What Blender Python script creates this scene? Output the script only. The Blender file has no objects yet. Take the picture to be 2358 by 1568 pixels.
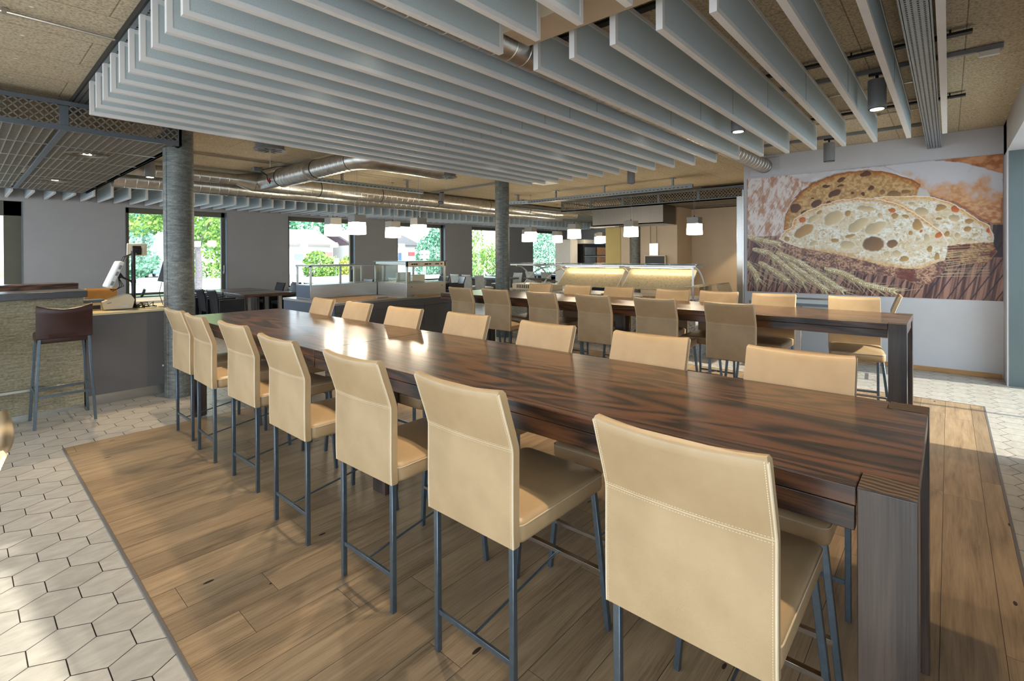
import bpy, bmesh, math, random
import numpy as np
from math import radians as R, sin, cos, pi, sqrt
from mathutils import Vector, Matrix
random.seed(7)
SC = bpy.context.scene
COL = SC.collection

# ------------------------------------------------------------------ camera
cam_d = bpy.data.cameras.new('camera')
cam = bpy.data.objects.new('camera', cam_d)
COL.objects.link(cam)
YAW, PITCH, ROLL = R(41.55), R(-0.235), R(-0.32)
_f = Vector((cos(YAW), sin(YAW), 0)); _r = Vector((sin(YAW), -cos(YAW), 0)); _u = Vector((0, 0, 1))
_f2 = _f * cos(PITCH) + _u * sin(PITCH); _u2 = _u * cos(PITCH) - _f * sin(PITCH)
_r3 = _r * cos(ROLL) + _u2 * sin(ROLL); _u3 = _u2 * cos(ROLL) - _r * sin(ROLL)
cam.matrix_world = Matrix(((_r3.x, _u3.x, -_f2.x, 0), (_r3.y, _u3.y, -_f2.y, 0), (_r3.z, _u3.z, -_f2.z, 1.62), (0, 0, 0, 1)))
cam_d.sensor_width = 36.0
cam_d.lens = 1134.85 / 2358 * 36.0
cam_d.shift_y = -(784 - 593.3) / 2358
cam_d.clip_start = 0.05
cam_d.clip_end = 400
SC.camera = cam

# ------------------------------------------------------------------ world, sun, exposure
w = bpy.data.worlds.new('world'); SC.world = w; w.use_nodes = True
wn = w.node_tree.nodes; wl = w.node_tree.links
bg = wn['Background']
bg.inputs['Color'].default_value = (0.74, 0.87, 1.0, 1)
bg.inputs['Strength'].default_value = 2.2
sun_d = bpy.data.lights.new('sun', 'SUN'); sun_d.energy = 4.5; sun_d.color = (1.0, 0.93, 0.82); sun_d.angle = R(1.0)
sun = bpy.data.objects.new('sun', sun_d); COL.objects.link(sun)
sun.rotation_euler = Vector((-0.085, 0.86, -0.5)).to_track_quat('-Z', 'Y').to_euler()
sun.location = (4, -20, 20)
SC.view_settings.view_transform = 'Standard'
SC.view_settings.look = 'None'
SC.view_settings.exposure = 1.12
SC.view_settings.gamma = 1.0
SC.view_settings.use_curve_mapping = False
SC.cycles.max_bounces = 8
SC.cycles.diffuse_bounces = 5
SC.cycles.glossy_bounces = 4
SC.cycles.transparent_max_bounces = 12
SC.cycles.sample_clamp_indirect = 6.0
SC.cycles.caustics_reflective = False
SC.cycles.caustics_refractive = False

# ------------------------------------------------------------------ helpers
def lin(c):
    c = c / 255.0
    return c / 12.92 if c <= 0.04045 else ((c + 0.055) / 1.055) ** 2.4
def rgb(r, g, b): return (lin(r), lin(g), lin(b), 1.0)

class MB:
    """collects shapes for ONE mesh object"""
    def __init__(s): s.v = []; s.f = []; s.m = None
    def add(s, vs, fs):
        o = len(s.v)
        if s.m is not None: vs = [tuple(s.m @ Vector(p)) for p in vs]
        s.v += [tuple(p) for p in vs]; s.f += [tuple(i + o for i in f) for f in fs]
    def box(s, x0, x1, y0, y1, z0, z1):
        if x0 > x1: x0, x1 = x1, x0
        if y0 > y1: y0, y1 = y1, y0
        if z0 > z1: z0, z1 = z1, z0
        s.add([(x0,y0,z0),(x1,y0,z0),(x1,y1,z0),(x0,y1,z0),(x0,y0,z1),(x1,y0,z1),(x1,y1,z1),(x0,y1,z1)],
              [(0,3,2,1),(4,5,6,7),(0,1,5,4),(1,2,6,5),(2,3,7,6),(3,0,4,7)]); return s
    def bar(s, p, q, a, b, up=(0,0,1)):
        """rectangular bar from p to q, section a (side) x b (up)"""
        p = Vector(p); q = Vector(q); d = (q - p).normalized(); up = Vector(up)
        if abs(d.dot(up)) > 0.99: up = Vector((1,0,0))
        sx = d.cross(up).normalized() * a / 2; sy = sx.cross(d).normalized() * b / 2
        vs = [p-sx-sy, p+sx-sy, p+sx+sy, p-sx+sy, q-sx-sy, q+sx-sy, q+sx+sy, q-sx+sy]
        s.add(vs, [(0,3,2,1),(4,5,6,7),(0,1,5,4),(1,2,6,5),(2,3,7,6),(3,0,4,7)]); return s
    def tube(s, pts, r, n=10, cap=True):
        pts = [Vector(p) for p in pts]; rs = r if isinstance(r, (list, tuple)) else [r] * len(pts)
        vs = []; fs = []; prev = None
        for i, p in enumerate(pts):
            d = (pts[min(i+1, len(pts)-1)] - pts[max(i-1, 0)]).normalized()
            if prev is None:
                a = Vector((0,0,1)) if abs(d.z) < 0.9 else Vector((1,0,0))
                u = d.cross(a).normalized()
            else:
                u = (prev - d * prev.dot(d)).normalized()
            prev = u; v = d.cross(u)
            for k in range(n):
                t = 2 * pi * k / n; vs.append(p + (u * cos(t) + v * sin(t)) * rs[i])
        for i in range(len(pts) - 1):
            for k in range(n):
                k2 = (k + 1) % n
                fs.append((i*n+k, i*n+k2, (i+1)*n+k2, (i+1)*n+k))
        if cap:
            fs.append(tuple(range(n))[::-1]); fs.append(tuple((len(pts)-1)*n + k for k in range(n)))
        s.add(vs, fs); return s
    def loft(s, rings, cap=True):
        n = len(rings[0]); vs = [p for r in rings for p in r]; fs = []
        for i in range(len(rings) - 1):
            for k in range(n):
                k2 = (k + 1) % n
                fs.append((i*n+k, i*n+k2, (i+1)*n+k2, (i+1)*n+k))
        if cap:
            fs.append(tuple(range(n))[::-1]); fs.append(tuple((len(rings)-1)*n + k for k in range(n)))
        s.add(vs, fs); return s
    def prism(s, poly, axis, a, b):
        """extrude 2D polygon along axis 'x','y','z' from a to b"""
        def P(u, v, t): return {'x': (t, u, v), 'y': (u, t, v), 'z': (u, v, t)}[axis]
        n = len(poly)
        s.add([P(u, v, a) for u, v in poly] + [P(u, v, b) for u, v in poly],
              [tuple(range(n))[::-1], tuple(range(n, 2*n))] + [(i, (i+1) % n, n+(i+1) % n, n+i) for i in range(n)]); return s
    def lathe(s, prof, c=(0,0,0), n=24, cap=True):
        rings = [[(c[0]+r*cos(2*pi*k/n), c[1]+r*sin(2*pi*k/n), c[2]+z) for k in range(n)] for r, z in prof]
        return s.loft(rings, cap)
    def quad(s, a, b, c, d): s.add([a,b,c,d], [(0,1,2,3)]); return s
    def build(s, name, mat=None, parent=None, smooth=False, bevel=0, seg=2, recalc=True, angle=40):
        me = bpy.data.meshes.new(name); me.from_pydata(s.v, [], s.f)
        if recalc:
            bm = bmesh.new(); bm.from_mesh(me); bmesh.ops.recalc_face_normals(bm, faces=bm.faces)
            bm.to_mesh(me); bm.free()
        me.update()
        o = bpy.data.objects.new(name, me); COL.objects.link(o)
        if mat: me.materials.append(mat)
        if smooth or bevel:
            me.polygons.foreach_set('use_smooth', [True] * len(me.polygons))
            me.set_sharp_from_angle(angle=R(angle))
        if bevel:
            b = o.modifiers.new('bevel', 'BEVEL'); b.width = bevel; b.segments = seg; b.limit_method = 'ANGLE'; b.angle_limit = R(40)
            b.harden_normals = False
        if parent: o.parent = parent
        return o

def tag(o, label, cat, group=None, kind=None):
    o['label'] = label; o['category'] = cat
    if group: o['group'] = group
    if kind: o['kind'] = kind
    return o
def thing(name, label, cat, loc=(0,0,0), rz=0, group=None):
    o = bpy.data.objects.new(name, None); COL.objects.link(o); o.empty_display_size = 0.1
    o.location = loc; o.rotation_euler = (0, 0, rz)
    return tag(o, label, cat, group)
def struct(o): o['kind'] = 'structure'; return o
KIDS = {}
def kids(o):
    return [c for c in bpy.data.objects if c.parent == o]
def dup(root, loc, rz=0, label=None, group=None):
    r = root.copy(); COL.objects.link(r); r.location = loc; r.rotation_euler = (0, 0, rz)
    if label: r['label'] = label
    if group: r['group'] = group
    if root.name not in KIDS: KIDS[root.name] = [(c, kids(c)) for c in kids(root)]
    for c, gs in KIDS[root.name]:
        d = c.copy(); COL.objects.link(d); d.parent = r
        for g in gs:
            e = g.copy(); COL.objects.link(e); e.parent = d
    return r
ORD = ['first','second','third','fourth','fifth','sixth','seventh','eighth','ninth','tenth','eleventh','twelfth','thirteenth','fourteenth','fifteenth','sixteenth','seventeenth','eighteenth','nineteenth','twentieth']
TENS = {20:'twenty',30:'thirty',40:'forty',50:'fifty'}
def ordinal(n):
    if n <= 20: return ORD[n-1]
    t, u = divmod(n, 10)
    if u == 0: return {30:'thirtieth',40:'fortieth',50:'fiftieth',60:'sixtieth'}[n]
    return TENS[t*10] + '-' + ORD[u-1]

# ------------------------------------------------------------------ materials
class NT:
    def __init__(s, name):
        s.mat = bpy.data.materials.new(name); s.mat.use_nodes = True
        s.t = s.mat.node_tree; s.n = s.t.nodes; s.l = s.t.links
        s.b = s.n['Principled BSDF']; s.out = s.n['Material Output']
        s.co = s.n.new('ShaderNodeTexCoord').outputs['Object']
    def node(s, typ, **kw):
        x = s.n.new(typ)
        for k, v in kw.items(): setattr(x, k, v)
        return x
    def link(s, a, b): s.l.new(a, b)
    def mapping(s, scale=(1,1,1), loc=(0,0,0), rot=(0,0,0), src=None):
        m = s.node('ShaderNodeMapping'); m.inputs['Scale'].default_value = scale; m.inputs['Location'].default_value = loc
        m.inputs['Rotation'].default_value = rot
        s.link(src or s.co, m.inputs['Vector']); return m.outputs[0]
    def noise(s, vec, scale, detail=4, rough=.55, dist=0):
        x = s.node('ShaderNodeTexNoise'); x.inputs['Scale'].default_value = scale; x.inputs['Detail'].default_value = detail
        x.inputs['Roughness'].default_value = rough; x.inputs['Distortion'].default_value = dist
        s.link(vec, x.inputs['Vector']); return x.outputs['Fac']
    def ramp(s, fac, stops):
        x = s.node('ShaderNodeValToRGB'); e = x.color_ramp.elements
        while len(e) < len(stops): e.new(0.5)
        for i, (p, c) in enumerate(stops): e[i].position = p; e[i].color = c
        s.link(fac, x.inputs['Fac']); return x.outputs['Color']
    def math(s, op, a, b=None, c=None):
        x = s.node('ShaderNodeMath', operation=op)
        for i, v in enumerate((a, b, c)):
            if v is None: continue
            if isinstance(v, (int, float)): x.inputs[i].default_value = v
            else: s.link(v, x.inputs[i])
        return x.outputs[0]
    def mix(s, fac, a, b, blend='MIX'):
        x = s.node('ShaderNodeMix', data_type='RGBA', blend_type=blend)
        for i, v in ((0, fac), (6, a), (7, b)):
            if isinstance(v, (int, float)): x.inputs[i].default_value = v
            elif isinstance(v, tuple): x.inputs[i].default_value = v
            else: s.link(v, x.inputs[i])
        return x.outputs[2]
    def bump(s, h, strength=.2, dist=.01):
        x = s.node('ShaderNodeBump'); x.inputs['Strength'].default_value = strength; x.inputs['Distance'].default_value = dist
        s.link(h, x.inputs['Height']); s.link(x.outputs[0], s.b.inputs['Normal'])
    def attr(s, name):
        x = s.node('ShaderNodeAttribute'); x.attribute_name = name; return x.outputs
    def set(s, col=None, rough=None, metal=None, spec=None, coat=None):
        for nm, v in (('Base Color', col), ('Roughness', rough), ('Metallic', metal), ('Specular IOR Level', spec), ('Coat Weight', coat)):
            if v is None: continue
            if isinstance(v, (int, float, tuple)): s.b.inputs[nm].default_value = v
            else: s.link(v, s.b.inputs[nm])
        return s.mat

def plain(name, c, rough=.5, metal=0, var=.12, scale=6, bump=0, bscale=200, spec=None, stretch=(1,1,1)):
    m = NT(name); dark = tuple(x * (1 - var) for x in c[:3]) + (1,); lite = tuple(min(1, x * (1 + var)) for x in c[:3]) + (1,)
    v = m.mapping(stretch)
    f = m.noise(v, scale, 5)
    m.set(m.ramp(f, [(.3, dark), (.7, lite)]), rough, metal, spec)
    if bump: m.bump(m.noise(v, bscale, 3), bump, .002)
    return m.mat

def emit(name, c, strength):
    m = NT(name); m.b.inputs['Base Color'].default_value = c; m.b.inputs['Emission Color'].default_value = c
    m.b.inputs['Emission Strength'].default_value = strength; m.b.inputs['Roughness'].default_value = .4
    return m.mat

def glass_mat(name, tint, refl=.12, rough=.01):
    m = NT(name); m.n.remove(m.b)
    tr = m.node('ShaderNodeBsdfTransparent'); tr.inputs[0].default_value = tint
    gl = m.node('ShaderNodeBsdfGlossy'); gl.inputs['Roughness'].default_value = rough
    lw = m.node('ShaderNodeLayerWeight'); lw.inputs['Blend'].default_value = .5
    f = m.math('MULTIPLY_ADD', m.math('POWER', lw.outputs['Facing'], 5.0), .8, .035)
    mx = m.node('ShaderNodeMixShader'); m.link(f, mx.inputs[0]); m.link(tr.outputs[0], mx.inputs[1]); m.link(gl.outputs[0], mx.inputs[2])
    m.link(mx.outputs[0], m.out.inputs[0]); return m.mat

def wood_table(name, axis):
    m = NT(name)
    sc = {'x': (1.0, 14, 14), 'y': (14, 1.0, 14), 'z': (14, 14, 1.0)}[axis]
    v = m.mapping(sc)
    big = m.noise(v, 1.6, 4, .6, .9)
    sc3 = {'x': (.28, 2.6, 2.6), 'y': (2.6, .28, 2.6), 'z': (2.6, 2.6, .28)}[axis]
    ct = m.noise(m.mapping(sc3, (.37, .11, .2)), 1.0, 2.5, .45, .5)
    cath = m.math('MULTIPLY_ADD', m.math('SINE', m.math('MULTIPLY', ct, 105.0)), .5, .5)
    sc2 = {'x': (3, 160, 160), 'y': (160, 3, 160), 'z': (160, 160, 3)}[axis]
    fine = m.noise(m.mapping(sc2), 1.0, 3, .6)
    f = m.math('ADD', m.math('MULTIPLY', m.math('POWER', cath, .6), .26), m.math('ADD', m.math('MULTIPLY', big, .42), m.math('MULTIPLY', fine, .36)))
    if axis == 'z': stops = [(.34, rgb(30, 26, 26)), (.5, rgb(54, 45, 42)), (.74, rgb(84, 70, 62))]  # upright oak greyer: bluish daylight on the legs put into its colour
    else: stops = [(.37, rgb(20, 15, 14)), (.47, rgb(48, 32, 25)), (.57, rgb(78, 50, 35)), (.74, rgb(104, 66, 43))]
    col = m.ramp(f, stops)
    m.set(col, m.math('ADD', m.math('MULTIPLY', fine, .16), .22), 0, .5, .35); m.b.inputs['Coat Roughness'].default_value = .12
    m.bump(fine, .12, .002)
    return m.mat

M = {}
def build_materials():
    M['wood_y'] = wood_table('dark_oak_along_table', 'y')
    M['wood_z'] = wood_table('dark_oak_upright', 'z')
    M['wood_x'] = wood_table('dark_oak_across', 'x')
    # end grain of the legs
    m = NT('dark_oak_end_grain')
    w = m.node('ShaderNodeTexWave', wave_type='RINGS', rings_direction='Z'); w.inputs['Scale'].default_value = 14; w.inputs['Distortion'].default_value = 3; w.inputs['Detail'].default_value = 2
    m.link(m.mapping((1,1,1), (-1.45, .1, 0)), w.inputs['Vector'])
    M['end_grain'] = m.set(m.ramp(w.outputs['Fac'], [(.2, rgb(48, 36, 28)), (.8, rgb(96, 76, 58)), ]), .55)
    # leather
    def leather(name, c, c2, rough=.38):
        m = NT(name); f = m.noise(m.co, 5, 4); g = m.noise(m.co, 420, 2)
        m.set(m.ramp(f, [(.3, c), (.75, c2)]), m.math('ADD', m.math('MULTIPLY', f, .2), rough - .1), 0, .5)
        m.bump(m.math('ADD', m.math('MULTIPLY', g, .25), m.math('MULTIPLY', m.noise(m.co, 9, 2), 1.2)), .22, .006)
        return m.mat
    M['leather'] = leather('beige_leather', rgb(168, 141, 105), rgb(184, 157, 120))
    M['leather_seam'] = leather('beige_leather_edge', rgb(204, 184, 152), rgb(220, 202, 172), .5)
    M['leather_pale'] = leather('pale_leather', rgb(190, 184, 172), rgb(214, 208, 196))
    M['leather_brown'] = leather('brown_leather', rgb(48, 25, 23), rgb(62, 34, 30), .34)
    M['leather_black'] = leather('black_leather', rgb(26, 27, 32), rgb(42, 42, 48), .34)
    M['leather_tan'] = leather('tan_leather', rgb(176, 128, 66), rgb(196, 146, 80), .45)
    M['steel_blue'] = plain('blue_grey_steel', rgb(100, 112, 122), .32, .75, .12, 30)
    M['steel'] = plain('brushed_steel', rgb(190, 186, 180), .28, .95, .08, 3, stretch=(1, 1, 30))
    M['hood_steel'] = plain('hood_steel', rgb(118, 113, 106), .34, .9, .06, 2, stretch=(1, 12, .3))
    M['chrome'] = plain('chrome_bar', rgb(170, 160, 150), .2, 1, .05, 10)
    M['galv'] = plain('galvanised_duct', rgb(196, 192, 186), .3, .9, .15, 9)
    M['galv_col'] = NT('galvanised_column')
    m = M['galv_col']; f = m.noise(m.mapping((7, 7, 30)), 1.5, 6, .65); g = m.noise(m.co, 70, 3)
    M['galv_col'] = m.set(m.ramp(m.math('ADD', m.math('MULTIPLY', f, .7), m.math('MULTIPLY', g, .3)), [(.3, rgb(64, 66, 63)), (.52, rgb(104, 106, 101)), (.75, rgb(146, 148, 141))]), .5, .35)
    M['strut'] = plain('zinc_strut', rgb(150, 158, 164), .35, .85, .1, 20)
    M['black_metal'] = plain('black_rail', rgb(18, 18, 20), .5, .2)
    M['grey_metal'] = plain('grey_painted_metal', rgb(128, 130, 134), .42, .1, .06)
    M['canopy_frame'] = plain('dark_grey_frame', rgb(96, 104, 112), .4, .5, .08)
    M['canopy_mesh'] = plain('expanded_metal', rgb(122, 114, 102), .55, .25, .1, 14)
    M['fin_frame'] = plain('baffle_frame', rgb(226, 224, 222), .5, 0, .03)
    m = NT('baffle_fabric'); g = m.noise(m.mapping((260, 260, 260)), 1, 2)
    M['fin'] = m.set(m.ramp(g, [(.35, rgb(176, 190, 194)), (.65, rgb(204, 214, 218))]), .75)
    M['white_wall'] = plain('grey_white_plaster', rgb(200, 200, 204), .8, 0, .03, 3, .05, 300)
    M['wall_pier'] = plain('grey_plaster', rgb(172, 169, 168), .85, 0, .03, 3, .05, 300)
    M['wall_beige'] = plain('beige_plaster', rgb(206, 188, 164), .8, 0, .03, 3)
    M['wall_yellow'] = plain('yellow_plaster', rgb(196, 178, 116), .7, 0, .05, 3)
    M['jamb'] = plain('grey_green_panel', rgb(92, 104, 104), .5, 0, .06, 2)
    M['frame_olive'] = plain('olive_window_frame', rgb(104, 100, 86), .5, .2, .05)
    M['reveal'] = plain('blue_grey_reveal', rgb(120, 128, 136), .4, .4, .05)
    M['baseboard'] = plain('oak_baseboard', rgb(178, 134, 84), .5, 0, .12, 4, stretch=(6, 1, 6))
    # ceiling boards
    m = NT('wood_wool_ceiling')
    br = m.node('ShaderNodeTexBrick'); br.offset = .5
    br.inputs['Scale'].default_value = 1; br.inputs['Mortar Size'].default_value = .004; br.inputs['Brick Width'].default_value = 2.0; br.inputs['Row Height'].default_value = .62
    br.inputs['Color1'].default_value = (1,1,1,1); br.inputs['Color2'].default_value = (.93,.92,.9,1); br.inputs['Mortar'].default_value = (.45,.42,.38,1)
    m.link(m.mapping((1,1,1), (.3,.1,0)), br.inputs['Vector'])
    f = m.noise(m.co, 55, 4, .7)
    base = m.ramp(f, [(.34, rgb(150, 136, 112)), (.52, rgb(200, 184, 156)), (.72, rgb(220, 206, 180))])
    col = m.mix(1.0, base, br.outputs['Color'], 'MULTIPLY')
    sp = m.node('ShaderNodeSeparateXYZ'); m.link(m.co, sp.inputs[0])
    fx = m.math('SUBTRACT', m.math('FRACT', m.math('DIVIDE', sp.outputs[0], .667)), .5)
    fy = m.math('SUBTRACT', m.math('FRACT', m.math('DIVIDE', m.math('ADD', sp.outputs[1], .2), .62)), .5)
    d2 = m.math('ADD', m.math('MULTIPLY', fx, fx), m.math('MULTIPLY', fy, fy))
    col = m.mix(m.math('LESS_THAN', d2, .00035), col, rgb(240, 238, 232))
    m.set(col, .9); m.bump(f, .35, .006); M['ceiling'] = m.mat
    M['bulkhead'] = plain('bulkhead_board', rgb(190, 172, 146), .8, 0, .08, 4)
    # floor tiles (tone per tile) and planks
    m = NT('hex_tile'); t = m.attr('tone'); f = m.noise(m.mapping((1.2, 3, 1)), 7, 5, .6)
    base = m.ramp(f, [(.3, rgb(160, 153, 143)), (.7, rgb(184, 178, 168))])
    m.set(m.mix(1.0, base, t['Color'], 'MULTIPLY'), m.math('ADD', m.math('MULTIPLY', f, .14), .24), 0, .5); M['tile'] = m.mat
    M['grout'] = plain('grout', rgb(52, 44, 38), .8)
    m = NT('oak_plank'); t = m.attr('tone')
    vm = m.node('ShaderNodeVectorMath', operation='ADD'); m.link(m.co, vm.inputs[0])
    sh = m.node('ShaderNodeVectorMath', operation='SCALE'); m.link(t['Vector'], sh.inputs[0]); sh.inputs['Scale'].default_value = 37
    m.link(sh.outputs[0], vm.inputs[1])
    v = m.mapping((1.1, 11, 1), src=vm.outputs[0])
    big = m.noise(v, 1.5, 5, .6, .8); fine = m.noise(m.mapping((4, 130, 1), src=vm.outputs[0]), 1, 3, .6)
    f = m.math('ADD', m.math('MULTIPLY', big, .6), m.math('MULTIPLY', fine, .4))
    base = m.ramp(f, [(.3, rgb(100, 82, 62)), (.46, rgb(142, 119, 92)), (.62, rgb(163, 139, 110)), (.78, rgb(176, 154, 126))])
    kn = m.node('ShaderNodeTexVoronoi'); kn.inputs['Scale'].default_value = 1.0; m.link(m.mapping((2.2, 6.0, 1), src=vm.outputs[0]), kn.inputs['Vector'])
    base = m.mix(m.math('LESS_THAN', kn.outputs['Distance'], .055), base, rgb(44, 32, 24))
    m.set(m.mix(1.0, base, m.ramp(t['Fac'], [(0, (.78,.78,.78,1)), (1, (1.1,1.08,1.04,1))]), 'MULTIPLY'), m.math('ADD', m.math('MULTIPLY', fine, .2), .3), 0, .45)
    m.bump(fine, .1, .002); M['plank'] = m.mat
    # stone
    m = NT('split_face_stone'); f = m.noise(m.mapping((5, 5, 55)), 1.3, 6, .7); g = m.noise(m.mapping((14, 14, 24)), 3, 3)
    m.set(m.ramp(m.math('ADD', m.math('MULTIPLY', f, .6), m.math('MULTIPLY', g, .4)), [(.32, rgb(108, 94, 70)), (.5, rgb(170, 156, 126)), (.64, rgb(200, 188, 160)), (.8, rgb(224, 216, 194))]), .8)
    m.bump(f, .9, .02); M['split'] = m.mat
    m = NT('speckled_stone'); f = m.noise(m.co, 42, 4, .75)
    M['granite'] = m.set(m.ramp(f, [(.38, rgb(98, 96, 92)), (.5, rgb(170, 168, 160)), (.62, rgb(206, 202, 192))]), .35)
    m = NT('beige_speckled_stone'); f = m.noise(m.co, 30, 4, .7)
    M['beige_stone'] = m.set(m.ramp(f, [(.26, rgb(150, 126, 92)), (.42, rgb(208, 186, 146)), (.7, rgb(222, 204, 168))]), .22)
    M['slate'] = plain('grey_laminate', rgb(100, 95, 92), .45, 0, .06, 3)
    M['slate_blue'] = plain('blue_grey_laminate', rgb(92, 104, 122), .4, .1, .06, 3)
    M['dark_top'] = plain('dark_stone_top', rgb(66, 64, 66), .3, 0, .15, 20)
    M['worktop'] = plain('pale_worktop', rgb(226, 206, 164), .35, 0, .05, 5)
    M['board'] = plain('wood_board', rgb(200, 150, 92), .45, 0, .15, 3, stretch=(1, 14, 1))
    M['cream'] = plain('cream_plastic', rgb(222, 208, 180), .4, 0, .04)
    M['white_plastic'] = plain('white_plastic', rgb(224, 222, 216), .4, 0, .03)
    M['black_plastic'] = plain('black_plastic', rgb(26, 25, 25), .4)
    M['screen'] = plain('dark_screen', rgb(100, 112, 126), .12)
    M['glass'] = glass_mat('window_glass', (.97, .99, .98, 1))
    M['case_glass'] = glass_mat('case_glass', (.93, .97, .95, 1))
    M['glass_edge'] = plain('green_glass_edge', rgb(96, 132, 122), .1, 0, .05)
    M['lamp_shade'] = emit('lit_lamp_glass', (1.0, .86, .64, 1), 11)
    M['lens'] = emit('lit_lens', (1.0, .9, .75, 1), 9)
    M['lens_dim'] = emit('lit_lens_recessed', (1.0, .9, .75, 1), 1.5)
    M['glow_strip'] = emit('lit_strip', (1.0, .82, .5, 1), 9)  # for the added strip that brightens the servery panels
    M['lamp_cap'] = plain('grey_lamp_cap', rgb(150, 146, 140), .4, .2, .04)
    M['table_blue'] = plain('grey_table_top', rgb(120, 134, 148), .3, .1)
    # outside
    M['asphalt'] = plain('pale_asphalt', rgb(176, 178, 180), .9, 0, .08, 1)
    M['grass'] = plain('lawn', rgb(120, 160, 84), .9, 0, .3, 3)
    M['roof_tile'] = plain('grey_brown_roof_tile', rgb(120, 112, 110), .8, 0, .2, 8)
    M['gable'] = plain('brown_gable_boards', rgb(110, 88, 96), .8, 0, .12, 4, stretch=(20, 1, 1))
    M['house_white'] = plain('white_render', rgb(232, 230, 226), .8, 0, .03)
    M['bark'] = plain('grey_bark', rgb(110, 104, 110), .9, 0, .3, 20)
    M['car_silver'] = plain('silver_car_paint', rgb(170, 178, 188), .25, .4)
    M['car_blue'] = plain('green_blue_car_paint', rgb(120, 160, 168), .25, .4)
    M['red'] = plain('red_light', rgb(200, 40, 60), .3)
    M['sign_white'] = plain('sign_white', rgb(240, 240, 238), .5)
    M['shutter_blue'] = plain('grey_blue_shutter', rgb(110, 130, 160), .6)
    M['awning_red'] = plain('pink_red_awning', rgb(220, 110, 110), .7)
    for nm, a, b in (('leaf', rgb(86, 128, 52), rgb(150, 184, 92)), ('leaf_blue', rgb(60, 112, 86), rgb(120, 176, 140)), ('leaf_yellow', rgb(150, 160, 60), rgb(200, 196, 100))):
        m = NT(nm); t = m.attr('tone'); m.set(m.ramp(t['Fac'], [(0, a), (1, b)]), .7)
        M[nm] = m.mat
build_materials()

# ================================================================== THE ROOM
WOOD = (0.6, 7.15, -0.27, 5.63)      # x0,x1,y0,y1 of the timber field
def face_attr(o, vals, name='tone'):
    a = o.data.attributes.new(name, 'FLOAT', 'FACE'); a.data.foreach_set('value', vals)

def make_floor():
    g = MB(); g.box(-3.2, 22, -3.2, 15.1, -.12, -.004)
    # hexagonal tiles, flats .209 apart, points along Y
    t = MB(); tones = []; rnd = random.Random(3)
    S = .1205 - .0024
    hexp = [(S*cos(R(30+60*k)), S*sin(R(30+60*k))) for k in range(6)]
    jmin, jmax = int((-3.2-3.154)/.18075)-1, int((15-3.154)/.18075)+1
    for j in range(jmin, jmax):
        cy = 3.154 + .18075*j
        if cy < -2.6 or cy > 14.78: continue
        x0 = .2835 + (.1045 if j % 2 else 0)
        for i in range(-15, 104):
            cx = x0 + .209*i
            if cx > 15 and cy < 2: continue
            if cx > 21.8: continue
            if WOOD[0]+.13 < cx < WOOD[1]-.13 and WOOD[2]+.13 < cy < WOOD[3]-.13: continue
            t.add([(cx+a, cy+b, 0) for a, b in hexp], [(0,1,2,3,4,5)])
            tones.append(rnd.uniform(.93, 1.04))
    o = g.build('floor', M['grout'])
    struct(o)
    ot = t.build('floor_tile', M['tile'], recalc=False); face_attr(ot, tones); ot.parent = o
    ot['kind'] = 'stuff'
    # timber planks along X, .2 wide, random lengths
    p = MB(); tn = []
    x0, x1, y0, y1 = WOOD
    ys = [y0]
    y = -.17
    while y < y1: ys.append(y); y += .2
    ys.append(y1)
    for a, b in zip(ys[:-1], ys[1:]):
        x = x0 - rnd.uniform(0, 2.0)
        while x < x1:
            e = x + rnd.uniform(1.5, 2.4)
            xa, xb = max(x, x0) + .0009, min(e, x1) - .0009
            if xb - xa > .01:
                p.add([(xa, a+.0011, .006), (xb, a+.0011, .006), (xb, b-.0011, .006), (xa, b-.0011, .006)], [(0,1,2,3)]); tn.append(rnd.random())
            x = e
    base = MB(); base.box(x0, x1, y0, y1, -.01, .0045)
    wb = base.build('floor', M['grout'])
    struct(wb)
    po = p.build('plank', M['plank'], recalc=False); face_attr(po, tn); po.parent = wb; po['kind'] = 'stuff'
    e = MB(); e.box(x0-.014, x0, y0-.014, y1, -.003, .0075); e.box(x0-.014, x1+.012, y0-.014, y0, -.003, .0075); e.box(x1, x1+.012, y0-.014, y1, -.003, .0075)
    struct(e.build('trim_1', M['slate']))
make_floor()

c = MB(); c.box(-3.2, 22, -1.3, 15.1, 3.25, 3.45); struct(c.build('ceiling', M['ceiling']))

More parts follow.
